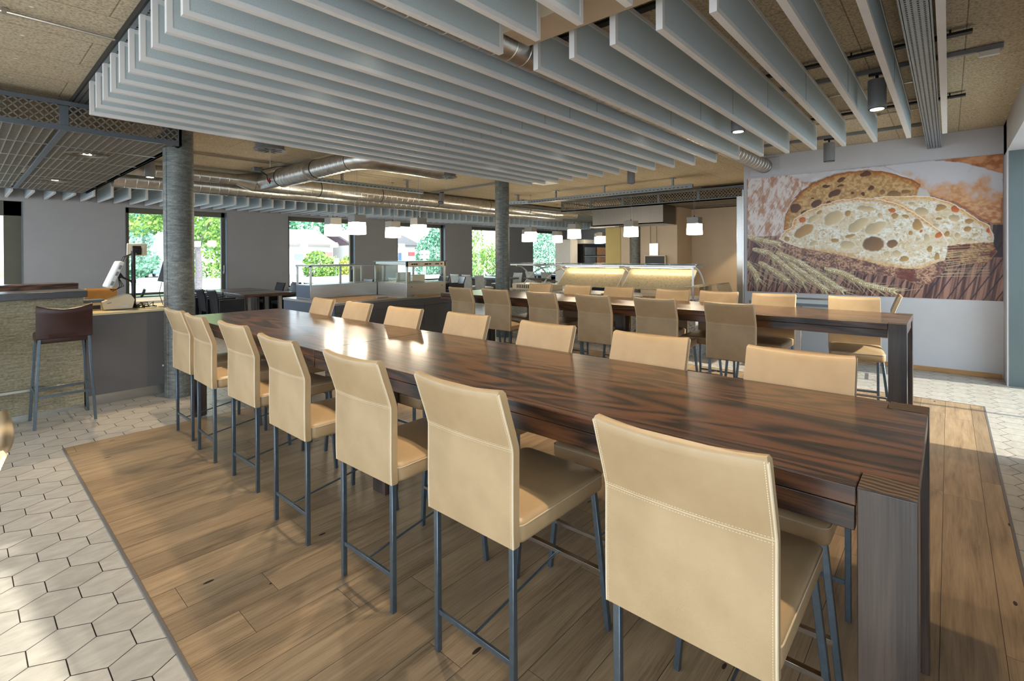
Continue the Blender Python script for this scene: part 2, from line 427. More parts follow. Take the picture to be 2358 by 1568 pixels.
# --- window wall (plane Y = 14.8)
WY = 14.8
WINS = [(-1.3, .95), (2.70, 4.93), (6.60, 8.82), (10.51, 12.75), (14.19, 16.45), (18.2, 20.42)]
ZS, ZT = .69, 2.84
b = MB(); xs = [-3.2] + [v for w_ in WINS for v in w_] + [22]
for i in range(0, len(xs), 2): b.box(xs[i], xs[i+1], WY, WY+.32, 0, 3.25)
for i, (a, d) in enumerate(WINS):
    b.box(a, d, WY, WY+.32, ZT, 3.25)
    if i: b.box(a, d, WY, WY+.32, 0, ZS-.06)
struct(b.build('wall_back', M['wall_pier']))
for i, (a, d) in enumerate(WINS):
    z0 = .02 if i == 0 else ZS
    fr = MB(); y0, y1 = WY+.14, WY+.22; fw = .1 if i else .28
    fr.box(a+.002, a+fw, y0, y1, z0, ZT-.002); fr.box(d-fw, d-.002, y0, y1, z0, ZT-.002); fr.box(a+.002, d-.002, y0, y1, ZT-fw-.03, ZT-.002); fr.box(a+.002, d-.002, y0, y1, z0, z0+fw*.6)
    fo = fr.build('window_%d' % (i+1) if i else 'door_1', M['frame_olive'], bevel=.004); struct(fo)
    g = MB(); g.box(a+fw-.01, d-fw+.01, y0+.035, y0+.047, z0+.05, ZT-fw-.02); g.build('pane', M['glass'], fo)
    s = MB(); s.box(d-.012, d-.001, WY-.006, y0-.001, z0, ZT); s.box(a+.001, a+.012, WY-.006, y0-.001, z0, ZT); s.build('reveal', M['reveal'], fo)
    if i:
        s = MB(); s.box(a-.03, d+.03, WY-.14, WY+.14, ZS-.05, ZS-.01); s.build('sill', M['table_blue'], fo, bevel=.004)
        h = MB(); hx = d-.05; h.box(hx-.015, hx+.015, y0-.012, y0, 1.16, 1.24); h.box(hx-.01, hx+.01, y0-.045, y0-.012, 1.19, 1.21); h.box(hx-.011, hx+.011, y0-.06, y0-.04, 1.19, 1.4)
        h.build('window_handle', M['steel'], fo, bevel=.003)

# --- picture wall (plane X = 8.9) and the wall end
b = MB(); b.box(8.9, 9.05, -.53, 2.61, 0, 3.25); struct(b.build('wall_right', M['white_wall'], bevel=.004))
b = MB(); b.box(8.876, 8.9, -.51, 2.61, 0, .06); struct(b.build('baseboard_right', M['baseboard'], bevel=.003))
b = MB(); b.box(8.89, 9.055, 2.61, 2.628, 0, 2.72); struct(b.build('trim_2', M['steel']))
# --- glazed side behind the right edge of the photo (plane Y = -.53)
b = MB(); b.box(-3.2, 8.9, -.95, -.53, 2.86, 3.25); b.box(8.5, 9.05, -1.1, -.53, 0, 3.25); b.box(.70, 5.55, -.95, -.53, 0, 2.86)  # solid middle stretch is unseen, shaped to keep sun off the front table
struct(b.build('wall_front', M['white_wall']))
b = MB(); b.box(8.49, 8.5, -1.1, -.55, .0, 2.86); struct(b.build('trim_3', M['jamb']))
for i, (a, d) in enumerate(((5.55, 8.49), (-3.2, .70))):
    fr = MB(); n = 2
    for k in range(n+1):
        x = a + (d-a)*k/n; x = min(max(x, a+.03), d-.03); fr.box(x-.03, x+.03, -1.09, -1.03, 0.0, 2.86)
    fr.box(a, d, -1.09, -1.03, 0, .08); fr.box(a, d, -1.09, -1.03, 2.78, 2.86)
    fo = fr.build('window_%d' % (8+i), M['frame_olive']); struct(fo)
    g = MB(); g.box(a+.02, d-.02, -1.066, -1.056, .06, 2.8); g.build('pane', M['glass'], fo)
# --- kitchen recess
b = MB(); b.box(13.6, 13.8, 4.04, 7.53, 0, 3.25); struct(b.build('wall_kitchen', M['wall_beige']))
b = MB(); b.box(9.05, 14, 1.4, 1.5, 0, 3.25); b.box(13.9, 14, 1.4, 4.1, 0, 3.25); struct(b.build('wall_corridor', M['white_wall']))
b = MB(); b.box(10.0, 10.06, 2.955, 3.065, 0, 2.74); struct(b.build('door_2', M['steel'], bevel=.004))
h = MB(); h.box(10.06, 10.075, 2.93, 2.955, .05, 1.3); h.build('seal', M['black_metal'], bpy.data.objects['door_2'])
b = MB(); b.box(12.6, 13.6, 7.0, 7.53, 0, 2.9); struct(b.build('wall_yellow', M['wall_yellow'], bevel=.05, seg=4))
b = MB(); b.box(12.62, 13.6, 5.36, 7.0, 0, 2.9); struct(b.build('wall_cooking', M['wall_beige']))
b = MB(); b.lathe([(.15, 0), (.15, 2.9)], (12.66, 6.56, 0), 32); o = b.build('trim_4', M['galv_col'], smooth=True); struct(o)
b = MB(); b.box(12.58, 12.6, 6.72, 6.99, 0, 2.9); struct(b.build('trim_5', M['wall_beige']))
b = MB(); b.box(21.8, 22, 8, 15, 0, 3.25); b.box(13.8, 22, 7.43, 7.53, 0, 3.25); struct(b.build('wall_far', M['wall_pier']))

# ================================================================== COLUMNS
def column(x, y, r, label):
    t = thing('steel_column', label, 'column', (x, y, 0))
    m = MB(); m.lathe([(r, .0), (r, 3.25)], n=48); m.build('shaft', M['galv_col'], t, smooth=True)
    a = R(205); s = MB(); s.tube([(cos(a)*r, sin(a)*r, 0.002), (cos(a)*r, sin(a)*r, 3.249)], .006, 6); s.build('weld_seam', M['galv_col'], t, smooth=True)
column(1.745, 6.79, .152, 'round galvanised steel column beside the bar counter at the end of the front table')
column(7.29, 6.72, .142, 'round galvanised steel column at the far end of the back high table')

# ================================================================== HIGH TABLES
def high_table(label, loc, first=True):
    t = thing('high_table', label, 'table', loc, 0, None)
    # local frame: near long edge x=0, near end y=0, top 1.0, width 1.0
    L = 3.085 if first else 2.86
    m = MB()
    if first:
        m.prism([(0, .127), (.117, .127), (.117, .003), (.883, .003), (.883, .127), (1.0, .127), (1.0, L), (0, L)], 'z', .949, 1.0)
    else:
        m.box(0, 1.0, .002, L, .949, 1.0)
    m.build('tabletop', M['wood_y'], t, bevel=.003)
    m = MB(); y0 = .13 if first else .004
    m.box(.002, .04, y0, L-.004, .882, .947); m.box(.96, .998, y0, L-.004, .882, .947)
    m.build('apron', M['wood_y'], t, bevel=.002)
    m = MB()
    if first: m.box(.12, .88, .012, .05, .882, .947)
    m.box(.04, .96, L-.042, L-.006, .882, .947)
    m.build('end_rail', M['wood_x'], t, bevel=.002)
    if first: legs = [(0, .115, 0, .125, 1), (.885, 1.0, 0, .125, 1), (.338, .445, L-.3, L-.155, 0)]
    else: legs = [(.018, .133, L-.3, L-.18, 0), (.867, .982, L-.3, L-.18, 0)]
    for a, b_, c_, d, cap in legs:
        m = MB(); m.box(a, b_, c_, d, .0, .999 if cap else .948)
        lg = m.build('leg', M['wood_z'], t, bevel=.003)
        if cap:
            m = MB(); m.box(a+.0015, b_-.0015, c_+.0015, d-.0015, .9985, 1.0012); m.build('end_grain_cap', M['end_grain'], lg)
    return t
HT_A = high_table('dark oak high table nearest the camera, its corner leg at the lower right', (1.567, .057, .006))
HT_B = high_table('dark oak high table joined to the front one, its far end by the bar column', (1.567, 3.143, .006), False)
d1 = dup(HT_A, (5.24, .262, .006), 0, 'dark oak high table in front of the bread picture, its end leg in view')
d2 = dup(HT_B, (5.24, 3.348, .006), 0, 'dark oak high table in the back row running up to the second column')
for d_ in (d1, d2): d_.scale = (1.0, 1.0, 1.018)

# ================================================================== BAR CHAIRS
def rrect(hx, hy, r, n=5):
    """rounded rectangle ring, counter-clockwise"""
    pts = []
    for cx, cy, a0 in ((hx-r, hy-r, 0), (-hx+r, hy-r, 90), (-hx+r, -hy+r, 180), (hx-r, -hy+r, 270)):
        for k in range(n+1):
            a = R(a0 + 90*k/n); pts.append((cx + r*cos(a), cy + r*sin(a)))
    return pts
def seat_mesh(hx, hy, z0, z1, cx, dome=.022, r=.035):
    rings = []
    for ins, z in ((.014, z0), (.003, z0+.008), (0, z0+.02), (0, z1-.022), (.002, z1-.010), (.008, z1-.002)):
        rings.append([(cx+x, y, z) for x, y in rrect(hx-ins, hy-ins, r)])
    for q in (.93, .8, .6, .4, .2, .04):
        rings.append([(cx+x*q, y*q, z1 + dome*(1-q*q)) for x, y in rrect(hx-.01, hy-.01, r)])
    m = MB(); m.loft(rings); return m
def back_mesh(half, thick, prof, sag=.012, dish=.012, n=10):
    """padded back: prof = [(z, x_rear)], rear face towards -x"""
    rings = []
    N = len(prof)
    z0, z1 = prof[0][0], prof[-1][0]
    for i, (z, x) in enumerate(prof):
        q = (z - z0) / (z1 - z0); ring = []
        e = 1.0
        if i == 0 or i == N-1: e = .55
        hw = half - (.004 if i in (0, N-1) else 0)
        for k in range(n+1):                       # rear face
            y = -hw + 2*hw*k/n; s = 1-(y/hw)**2
            ring.append((x - dish*s*q + thick*(1-e)/2, y, z - sag*s*q**3))
        for k in range(n+1):                       # front face
            y = hw - 2*hw*k/n; s = 1-(y/hw)**2
            ring.append((x + thick*(1+e)/2 - dish*s*q, y, z - sag*s*q**3))
        rings.append(ring)
    m = MB(); m.loft(rings); return m

def bar_chair_proto(name, label, group, mats, loc):
    t = thing(name, label, 'chair', loc, 0, group)
    lea, seam = mats
    prof = [(.585, -.252), (.592, -.258), (.65, -.26), (.75, -.26), (.85, -.259), (.92, -.258), (.938, -.259), (.95, -.262), (1.0, -.278), (1.06, -.299), (1.12, -.319), (1.145, -.328), (1.156, -.330)]
    bk = back_mesh(.229, .038, prof); bo = bk.build('backrest', lea, t, smooth=True, angle=60)
    # stitched seam across the back and down both edges
    st = MB()
    def bump_line(zf, xf):
        for k in range(56):
            y = -.222 + .444*k/55; s = 1-(y/.229)**2; q = (zf-.585)/.571
            st.box(xf - .012*s*q - .0012, xf - .012*s*q + .002, y-.0025, y+.0025, zf-.0009 - .012*s*q**3, zf+.0009 - .012*s*q**3)
    bump_line(.9325, -.2585); bump_line(.9465, -.2612)
    for sgn in (-1, 1):
        for k in range(84):
            z = .6 + .545*k/83
            x = np.interp(z, [p[0] for p in prof], [p[1] for p in prof])
            st.box(x-.0014, x+.001, sgn*.2215-.0009, sgn*.2215+.0009, z-.0022, z+.0022)
    st.build('stitching', seam, bo)
    wl_ = MB()
    pts = []
    for k in range(13):
        y = -.227 + .454*k/12; s = 1-(y/.229)**2; pts.append((-.2575 - .012*s*.62, y, .9395 - .012*s*.24))
    wl_.tube(pts, .0026, 6)
    for sgn in (-1, 1):
        wl_.tube([(p[1]+.003, sgn*.2285, p[0]) for p in prof[1:-1]], .004, 6)
    wl_.build('piping', seam, bo, smooth=True)
    se = seat_mesh(.289, .226, .582, .664, .068); so = se.build('seat', lea, t, smooth=True, angle=50)
    pp = MB(); pp.tube([(.068+x, y, .652) for x, y in rrect(.2895, .2265, .035)] + [(.068+.2895, .19, .652)], .0022, 5); pp.build('seat_seam', seam, so, smooth=True)
    for sgn in (-1, 1):
        m = MB(); m.box(-.243, -.220, sgn*.217-(.023 if sgn > 0 else 0), sgn*.217+(0 if sgn > 0 else .023), 0, .59)
        m.build('leg', M['steel_blue'], t, bevel=.002, seg=1)
    for sgn in (-1, 1):
        m = MB(); m.bar((.322, sgn*.262, 0), (.305, sgn*.2, .6), .023, .023, (1,0,0)); m.build('leg', M['steel_blue'], t, bevel=.002, seg=1)
    m = MB(); m.bar((-.2315, -.2, .165), (-.2315, .2, .165), .012, .02); m.build('stretcher', M['steel_blue'], t, bevel=.001, seg=1)
    m = MB(); m.bar((.315, -.232, .245), (.315, .232, .245), .024, .018); m.build('footrest', M['chrome'], t, bevel=.001, seg=1)
    m = MB(); m.tube([(-.228, 0, .165), (.31, 0, .238)], .0055, 8); m.build('tie_rod', M['steel_blue'], t, smooth=True)
    return t
G1, G2 = 'bar chairs along the front high tables', 'bar chairs along the back high tables'
near1 = [(1.272, .533, -1), (1.272, 1.362, 0), (1.272, 2.096, 1), (1.27, 2.895, 0), (1.33, 3.76, 1), (1.315, 4.51, -1), (1.34, 5.19, 1)]
side1 = 'beige bar chair seen from behind, '
lab1 = ['nearest and largest, at the lower right', 'second from the camera along the front table', 'third from the camera along the front table', 'fourth from the camera along the front table', 'fifth from the camera along the front table', 'sixth from the camera along the front table', 'farthest at the front table, before the column']
CH = None
for (x, y, a), l in zip(near1, lab1):
    if CH is None: CH = bar_chair_proto('bar_chair', side1 + l, G1, (M['leather'], M['leather_seam']), (x+.26, y, .006))
    else: dup(CH, (x+.26, y, .006), R(a*1.2), side1 + l)
far1 = [(2.62, .538), (2.625, 1.295), (2.62, 2.056), (2.66, 2.865), (2.62, 3.63), (2.63, 4.425), (2.64, 5.16)]
for i, (x, y) in enumerate(far1):
    l = 'beige bar chair facing us behind the front table, ' + ('nearest the table corner at right' if i == 0 else 'the last one by the buffet end' if i == 6 else ordinal(i+1) + ' from the right')
    dup(CH, (x-.26, y, .006), R(180 + [0, 1, -1.5, 1, 2.5, -1, -2][i]), l)
near2 = [(4.95, 5.375), (4.96, 4.69), (4.95, 3.867), (4.94, 3.097), (4.97, 2.355), (4.95, 1.58)]
for i, (x, y) in enumerate(near2):
    l = 'beige bar chair seen from behind at the back table, ' + ('leftmost, by the buffet' if i == 0 else 'rightmost of its row' if i == 5 else ordinal(i+1) + ' from the left')
    dup(CH, (x+.26, y, .006), R([1, 2, 0, -1, 1.5, 0][i]), l, G2)
far2 = [(6.37, .72, 9), (6.3, 1.53, 1), (6.3, 2.16, 0), (6.3, 2.765, -2), (6.3, 3.56, 0), (6.31, 4.26, 2), (6.32, 5.02, -1)]
for i, (x, y, a) in enumerate(far2):
    l = 'beige bar chair facing us behind the back table, ' + ('rightmost, below the bread picture' if i == 0 else 'leftmost, beside the column' if i == 6 else ordinal(i+1) + ' from the right')
    dup(CH, (x-.26, y, .006), R(180 + a), l, G2)
dup(CH, (-.235, 1.955, 0), R(176.6), 'pale bar chair cut off by the left edge, only its back edge in view', 'loose chairs')
sc_ = dup(CH, (7.98, .78, 0), R(95), 'beige bar chair seen from the side by the picture wall', 'chairs by the picture wall'); sc_.scale = (1, 1, .94)
dup(CH, (8.25, 2.45, 0), R(-95), 'beige bar chair mostly hidden at the left end of the picture wall', 'chairs by the picture wall')
# grey bar table below the picture
t = thing('bar_table', 'grey topped bar table with steel leg against the picture wall', 'table', (7.9, 1.6, 0))
m = MB(); m.box(-.35, .6, -.55, .55, .92, .96); m.build('tabletop', M['table_blue'], t, bevel=.004)
m = MB(); m.box(-.02, .06, -.04, .04, .01, .92); m.build('leg', M['steel'], t, bevel=.003)
m = MB(); m.box(-.25, .3, -.25, .25, 0, .012); m.build('base_plate', M['steel'], t)

# ------------------------------------------------------------------ brown bar stools
def bar_stool(label, loc, rz):
    t = thing('bar_stool', label, 'stool', loc, rz, 'brown bar stools at the bar')
    prof = [(.845, -.205), (.852, -.212), (.9, -.213), (1.0, -.217), (1.1, -.226), (1.16, -.232), (1.172, -.233)]
    back_mesh(.205, .034, prof, .045, .03).build('backrest', M['leather_brown'], t, smooth=True, angle=60)
    seat_mesh(.2, .2, .8, .885, .02, .012).build('seat', M['leather_brown'], t, smooth=True, angle=50)
    for sx, sy in ((-1, -1), (-1, 1), (1, -1), (1, 1)):
        m = MB(); m.bar((sx*.215, sy*.222, 0), (sx*.185, sy*.18, .845), .023, .023, (1,0,0)); m.build('leg', M['steel_blue'], t, bevel=.002, seg=1)
    for a, b_ in (((-1,-1),(-1,1)), ((1,-1),(1,1))):
        m = MB(); m.bar((a[0]*.205, a[1]*.208, .3), (b_[0]*.205, b_[1]*.208, .3), .012, .022); m.build('stretcher', M['steel_blue'], t)
    for s in (-1, 1):
        m = MB(); m.bar((-.2, s*.207, .33), (.2, s*.207, .33), .012, .02); m.build('side_bar', M['steel_blue'], t)
    return t
ST = bar_stool('dark brown leather bar stool with steel legs in front of the stone bar', (.70, 6.645, 0), R(90))
dup(ST, (.035, 6.63, 0), R(90), 'second bar stool at the left picture edge, only a steel leg in view')

# ================================================================== STONE BAR + TILL COUNTER
t = thing('stone_bar', 'bar counter clad in split beige stone with a dark stone top at left', 'bar counter', (0, 7.03, 0))
m = MB(); m.box(-2.2, .915, 0, .4, .02, 1.2); m.build('stone_cladding', M['split'], t)
m = MB(); m.box(-2.2, .94, -.08, .43, 1.2, 1.27); m.build('countertop', M['dark_top'], t, bevel=.004)
m = MB(); m.box(-2.2, .917, -.006, .4, 0, .03); m.build('base_strip', M['steel'], t)
m = MB(); m.box(-2.2, .815, -.1, -.075, .277, .304); m.build('foot_rail', M['steel'], t, bevel=.002)
for x in (-1.2, -.3, .55):
    m = MB(); m.box(x-.03, x+.03, -.09, .002, .27, .30); m.build('rail_bracket', M['steel'], t)
t = thing('till_counter', 'till counter with pale worktop and dark grey front beside the stone bar', 'counter', (0, 7.03, 0))
m = MB(); m.box(.935, 1.9, .012, .9, .1, .985); m.build('front_panel', M['slate'], t)
m = MB(); m.box(.935, 1.9, 0, .9, .985, 1.012); m.build('worktop', M['worktop'], t, bevel=.003)
m = MB(); m.box(.935, 1.9, .004, .9, 0, .108); m.build('kick_plate', M['steel'], t)
m = MB(); m.lathe([(.008, 0), (.008, .012)], n=12); m.m = None
for x, z in ((.985, .34), (1.635, .33)):
    m = MB(); m.box(x-.007, x+.007, .006, .013, z-.01, z+.01); m.build('panel_fixing', M['white_plastic'], t)
t = thing('back_counter', 'low back counter with white top behind the till', 'counter', (0, 8.2, 0))
m = MB(); m.box(.95, 2.2, .03, .7, 0, .985); m.build('cabinet', M['slate_blue'], t)
m = MB(); m.box(.95, 2.2, 0, .75, .985, 1.03); m.build('worktop', M['white_plastic'], t, bevel=.003)
m = MB(); m.box(1.4, 2.0, .022, .03, .72, .96); m.build('drawer', M['slate'], t, bevel=.003)
# receipt printer
t = thing('receipt_printer', 'cream receipt printer with sloping lid on the till counter', 'printer', (1.27, 7.36, 1.012), R(-4))
m = MB(); m.prism([(-.14, .008), (.125, .008), (.15, .11), (.115, .17), (.06, .178), (-.155, .1), (-.155, .085)], 'y', -.09, .09); m.build('housing', M['cream'], t, bevel=.006)
m = MB(); m.box(-.12, .11, -.08, .08, 0, .008); m.build('foot', M['black_plastic'], t)
m = MB(); m.m = Matrix.Rotation(R(-15), 4, 'Y'); m.box(-.085, -.045, -.0915, -.089, .1, .108); m.build('paper_slot', M['grey_metal'], t)
m = MB(); m.box(.02, .09, -.0912, -.0895, .03, .046); m.build('rating_label', M['white_plastic'], t)
# cash drawer device with cables
t = thing('card_terminal_box', 'flat cream device with open cable bay left of the printer', 'device', (1.02, 7.4, 1.012))
m = MB(); m.box(-.07, .1, -.02, .12, .0, .09); m.build('housing', M['cream'], t, bevel=.004)
m = MB(); m.box(-.03, .09, -.023, -.018, .015, .06); m.build('cable_bay', M['black_plastic'], t)
m = MB(); m.box(-.078, .13, -.02, .16, .0905, .125); m.build('lid', M['slate_blue'], t, bevel=.003)
# pole with two monitors
t = thing('till_stand', 'black till pole carrying a touch screen and a small customer display', 'till', (1.43, 7.42, 1.012))
m = MB(); m.tube([(0,0,0), (0,0,.69)], .0225, 18); m.build('pole', M['black_plastic'], t, smooth=True)
m = MB(); m.lathe([(.05, 0), (.05, .012), (.03, .016), (.03, .02)], n=24); m.build('foot', M['black_plastic'], t, smooth=True)
m = MB(); m.tube([(0,0,.30), (0,0,.345)], .0265, 18); m.build('clamp', M['black_plastic'], t, smooth=True)
m = MB(); m.bar((-.01, 0, .315), (-.125, -.0, .385), .03, .022); m.bar((-.12, 0, .37), (-.15, 0, .42), .05, .05); m.build('arm', M['black_plastic'], t, bevel=.004)
mt = Matrix.Translation((-.19, 0, .41)) @ Matrix.Rotation(R(22), 4, 'Y')
m = MB(); m.m = mt; m.box(-.028, .028, -.14, .14, -.165, .165); tb = m.build('touch_screen', M['white_plastic'], t, bevel=.012)
m = MB(); m.m = mt; m.box(-.030, -.027, -.125, .125, -.15, .15); m.build('display', M['screen'], tb)
for z in (-.1, .02, .1):
    m = MB(); m.m = mt; m.box(-.008, .016, -.1415, -.1395, z-.03, z+.02); m.build('port_cover', M['grey_metal'], tb)
mt = Matrix.Translation((.04, 0, .70)) @ Matrix.Rotation(R(8), 4, 'X')
m = MB(); m.m = mt; m.box(-.1, .1, .0, .03, -.07, .08); cd_ = m.build('customer_display', M['cream'], t, bevel=.008)
m = MB(); m.m = mt; m.box(-.075, .075, -.006, .0, -.055, .065); m.build('back_cover', M['cream'], cd_, bevel=.006)
m = MB(); m.m = mt; m.box(-.05, .035, -.012, -.006, .02, .055); m.box(-.05, .0, -.03, -.006, -.03, .03); m.box(-.01, .04, -.02, -.006, -.055, .03); m.build('mount_plate', M['black_plastic'], cd_, bevel=.003)
for i in range(4):
    m = MB(); m.tube([(-.012, -.01, .66), (-.07-.012*i, -.03-.006*i, .62), (-.12-.008*i, -.03, .5+.01*i), (-.15, -.012, .4)], .0045, 6); m.build('cable', M['black_plastic' if i % 2 else 'grey_metal'], t, smooth=True)
for i in range(3):
    m = MB(); m.tube([(-.15, -.02, .38), (-.14+.02*i, -.04, .27), (-.17-.02*i, -.05, .235-.01*i), (-.23, -.03, .24)], .004, 6); m.build('cable', M['black_plastic'], t, smooth=True)
t = thing('cable_tangle', 'tangle of black cables on the worktop beside the printer', 'cables', (1.5, 7.3, 1.012))
rnd = random.Random(5)
for i in range(7):
    p = [(-.1 + rnd.random()*.05, rnd.random()*.1, .008)]
    for k in range(6): p.append((p[-1][0] + rnd.uniform(-.02, .07), rnd.uniform(-.06, .1), rnd.uniform(.006, .07 if k < 4 else .02)))
    m = MB(); m.tube(p, .005, 6); m.build('cable', M['black_plastic'], t, smooth=True)
m = MB(); m.tube([(.15, .0, .006), (.21, -.1, .008), (.25, -.2, .008), (.27, -.282, .004), (.272, -.29, -.06), (.272, -.288, -.3), (.268, -.287, -.62)], .004, 6); m.build('hanging_cable', M['black_plastic'], t, smooth=True)
t = thing('side_screen', 'slim grey screen standing half hidden behind the bar column', 'screen', (1.80, 7.6, 1.012))
mt = Matrix.Translation((0, 0, .42)) @ Matrix.Rotation(R(14), 4, 'Y')
m = MB(); m.m = mt; m.box(-.06, .08, -.012, .012, -.13, .13); m.build('display', M['screen'], t, bevel=.004)
m = MB(); m.tube([(-.04, 0, .29), (-.07, 0, .15), (-.03, 0, .0)], .004, 6); m.tube([(.0, 0, .29), (-.01, 0, .15), (.0, 0, .0)], .004, 6); m.build('cable', M['black_plastic'], t, smooth=True)
# wooden high-backed bench and tan chair behind the bar
t = thing('wooden_bench', 'dark wooden cabinet with a cream socket behind the stone bar', 'cabinet', (.2, 11.0, 0))
m = MB(); m.box(-2, 1.17, 0, .5, 0, 1.17); m.build('body', M['wood_x'], t, bevel=.004)
m = MB(); m.box(-2, 1.17, -.01, .52, 1.17, 1.2); m.build('top', M['wood_x'], t, bevel=.004)
m = MB(); m.box(.1, .19, -.012, 0, 1.05, 1.11); m.build('socket', M['cream'], t, bevel=.003)
for x in (-.15, .25):
    m = MB(); m.box(x, x+.2, -.004, 0, 1.0, 1.015); m.build('grip_slot', M['black_plastic'], t)
def lounge_chair(name, label, loc, rz, mat, group, w=.48, top=1.0, seat=.5, arms=False, pale=None):
    t = thing(name, label, 'chair', loc, rz, group)
    prof = [(seat-.09, -.25), (seat+.02, -.255), (seat+.15, -.262), (seat+.25, -.275), (top-.06, -.315), (top-.01, -.328), (top, -.33)]
    back_mesh(w/2, .035, prof, .012, .02, 6).build('backrest', mat, t, smooth=True, angle=60)
    seat_mesh(.23, w/2-.01, seat-.09, seat-.01, .02, .015).build('seat', mat, t, smooth=True, angle=50)
    for sx in (-1, 1):
        for sy in (-1, 1):
            m = MB(); m.bar((sx*.225, sy*(w/2-.03), 0), (sx*.21, sy*(w/2-.03), seat-.085), .024, .024, (1,0,0)); m.build('leg', M['steel'], t)
    if arms:
        for sy in (-1, 1):
            m = MB(); y = sy*(w/2+.012); m.box(-.235, .27, y-.016, y+.016, .16, seat+.19); m.build('arm_panel', mat, t, bevel=.006)
            m = MB(); m.box(-.235, .272, y-.018, y+.018, seat+.175, seat+.2); m.build('arm_trim', pale or mat, t, bevel=.003)
    return t
lounge_chair('tan_chair', 'tan leather chair back showing above the till counter', (1.76, 11.95, 0), R(90), M['leather_tan'], None, .46, 1.07)
t = thing('stool', 'small tan stool corner showing past the wooden cabinet', 'stool', (1.33, 11.55, 0))
m = MB(); m.box(-.09, .1, -.02, .3, .96, 1.08); m.build('cushion', M['leather_tan'], t, bevel=.012)
m = MB(); m.box(-.07, .08, 0, .28, 0, .96); m.build('plinth', M['wood_z'], t)

# ================================================================== BUFFET ISLAND
t = thing('buffet_counter', 'dark grey buffet island with cupboard doors in the middle of the room', 'counter', (3.85, 7.05, 0))
m = MB(); m.box(.0, 2.32, .02, 1.78, .08, .862); m.build('body', M['slate_blue'], t)
m = MB(); m.box(-.012, 2.335, -.006, 1.79, .862, .90); m.build('worktop', M['steel'], t, bevel=.003)
m = MB(); m.box(.02, 2.3, .008, .0195, .745, .86); m.build('fascia', M['slate'], t)
for k in range(4):
    m = MB(); m.box(.02+.57*k, .58+.57*k, .006, .0195, .085, .737); d_ = m.build('door', M['slate'], t, bevel=.002)
m = MB(); m.box(.05, 2.28, .05, 1.75, 0, .08); m.build('plinth', M['black_metal'], t)
m = MB(); m.box(.12, 1.2, .08, .98, .9005, .906); m.build('serving_board', M['board'], t)
# left glass display unit
t = thing('glass_display', 'long low glass display with steel base on the left of the buffet', 'display case', (3.98, 8.1, .9005))
m = MB(); m.box(0, 1.3, 0, .52, 0, .235); b_ = m.build('base', M['steel'], t, bevel=.003)
m = MB(); m.box(-.003, 0, .01, .51, .01, .225); m.build('end_panel', M['slate_blue'], b_)
for x in (0, .82, 1.27):
    for y in (0, .49):
        m = MB(); m.box(x, x+.03, y, y+.03, .235, .545); m.build('post', M['steel'], t, bevel=.002)
m = MB(); m.box(-.01, .03, 0, .52, .545, .57); m.box(-.01, 1.3, 0, .03, .545, .565); m.box(-.01, 1.3, .49, .52, .545, .565); m.build('frame', M['steel'], t, bevel=.002)
m = MB(); m.box(-.02, 1.3, -.02, .54, .571, .579); m.build('glass_top', M['glass_edge'], t)
m = MB(); m.box(.03, 1.27, .5, .506, .24, .545); m.build('glass_panel', M['case_glass'], t)
# right glass display unit, taller, with lamp strip and controls
t = thing('heated_display', 'taller glass display with control strip on the right of the buffet', 'display case', (5.29, 7.18, .9005))
m = MB(); m.box(0, .9, 0, 1.0, 0, .235); m.build('base', M['steel'], t, bevel=.003)
m = MB(); m.box(.04, .86, -.006, -.0005, .03, .21); fp = m.build('front_plate', M['steel'], t)
for x in (.1, .8):
    m = MB(); m.tube([(x, -.006, .17), (x, -.0105, .17)], .009, 10); m.build('lock', M['black_plastic'], fp)
for x in (0, .87):
    for y in (0, .97):
        m = MB(); m.box(x, x+.03, y, y+.03, .235, .62); m.build('post', M['steel'], t, bevel=.002)
m = MB(); m.box(0, .9, .0, .03, .53, .62); m.box(0, .03, 0, 1.0, .56, .62); m.box(.87, .9, 0, 1.0, .56, .62); m.box(0, .9, .97, 1.0, .56, .62); fr_ = m.build('control_frame', M['steel'], t, bevel=.002)
for x in (.12, .17, .22, .42, .46, .52, .66, .71, .8):
    m = MB(); m.tube([(x, .0, .575), (x, -.014, .575)], .014, 12); m.build('knob', M['black_plastic'], fr_, smooth=True)
for x, w_ in ((.29, .06), (.55, .1)):
    m = MB(); m.box(x, x+w_, -.004, 0, .555, .598); m.build('socket_plate', M['white_plastic'], fr_)
m = MB(); m.box(-.02, .93, -.02, 1.02, .622, .632); m.build('glass_top', M['glass_edge'], t)
for a, b_ in (((.012, .018), (.03, .97)), ((.882, .888), (.03, .97)), ((.03, .87), (.97, .976))):
    m = MB(); m.box(a[0], a[1], b_[0], b_[1], .24, .56); m.build('glass_panel', M['case_glass'], t)
m = MB(); m.box(.1, .42, .45, .46, .24, .42); m.build('menu_board', M['cream'], t)
m = MB(); m.box(.5, .8, .5, .7, .24, .36); m.build('tray', M['steel'], t, bevel=.003)
t = thing('cutting_board', 'wooden board lying on the worktop in front of the heated display', 'board', (5.35, 7.1, .9005))
m = MB(); m.box(.08, .62, .0, .06, 0, .02); m.build('board', M['board'], t, bevel=.002)
m = MB(); m.box(.62, .84, .0, .06, 0, .02); m.build('steel_end', M['steel'], t, bevel=.002)
t = thing('knife_tray', 'short steel and wood bar lying at the front of the buffet top', 'tray', (4.9, 7.2, .907))
m = MB(); m.box(-.2, .02, 0, .1, 0, .025); m.build('tray', M['steel'], t, bevel=.003)

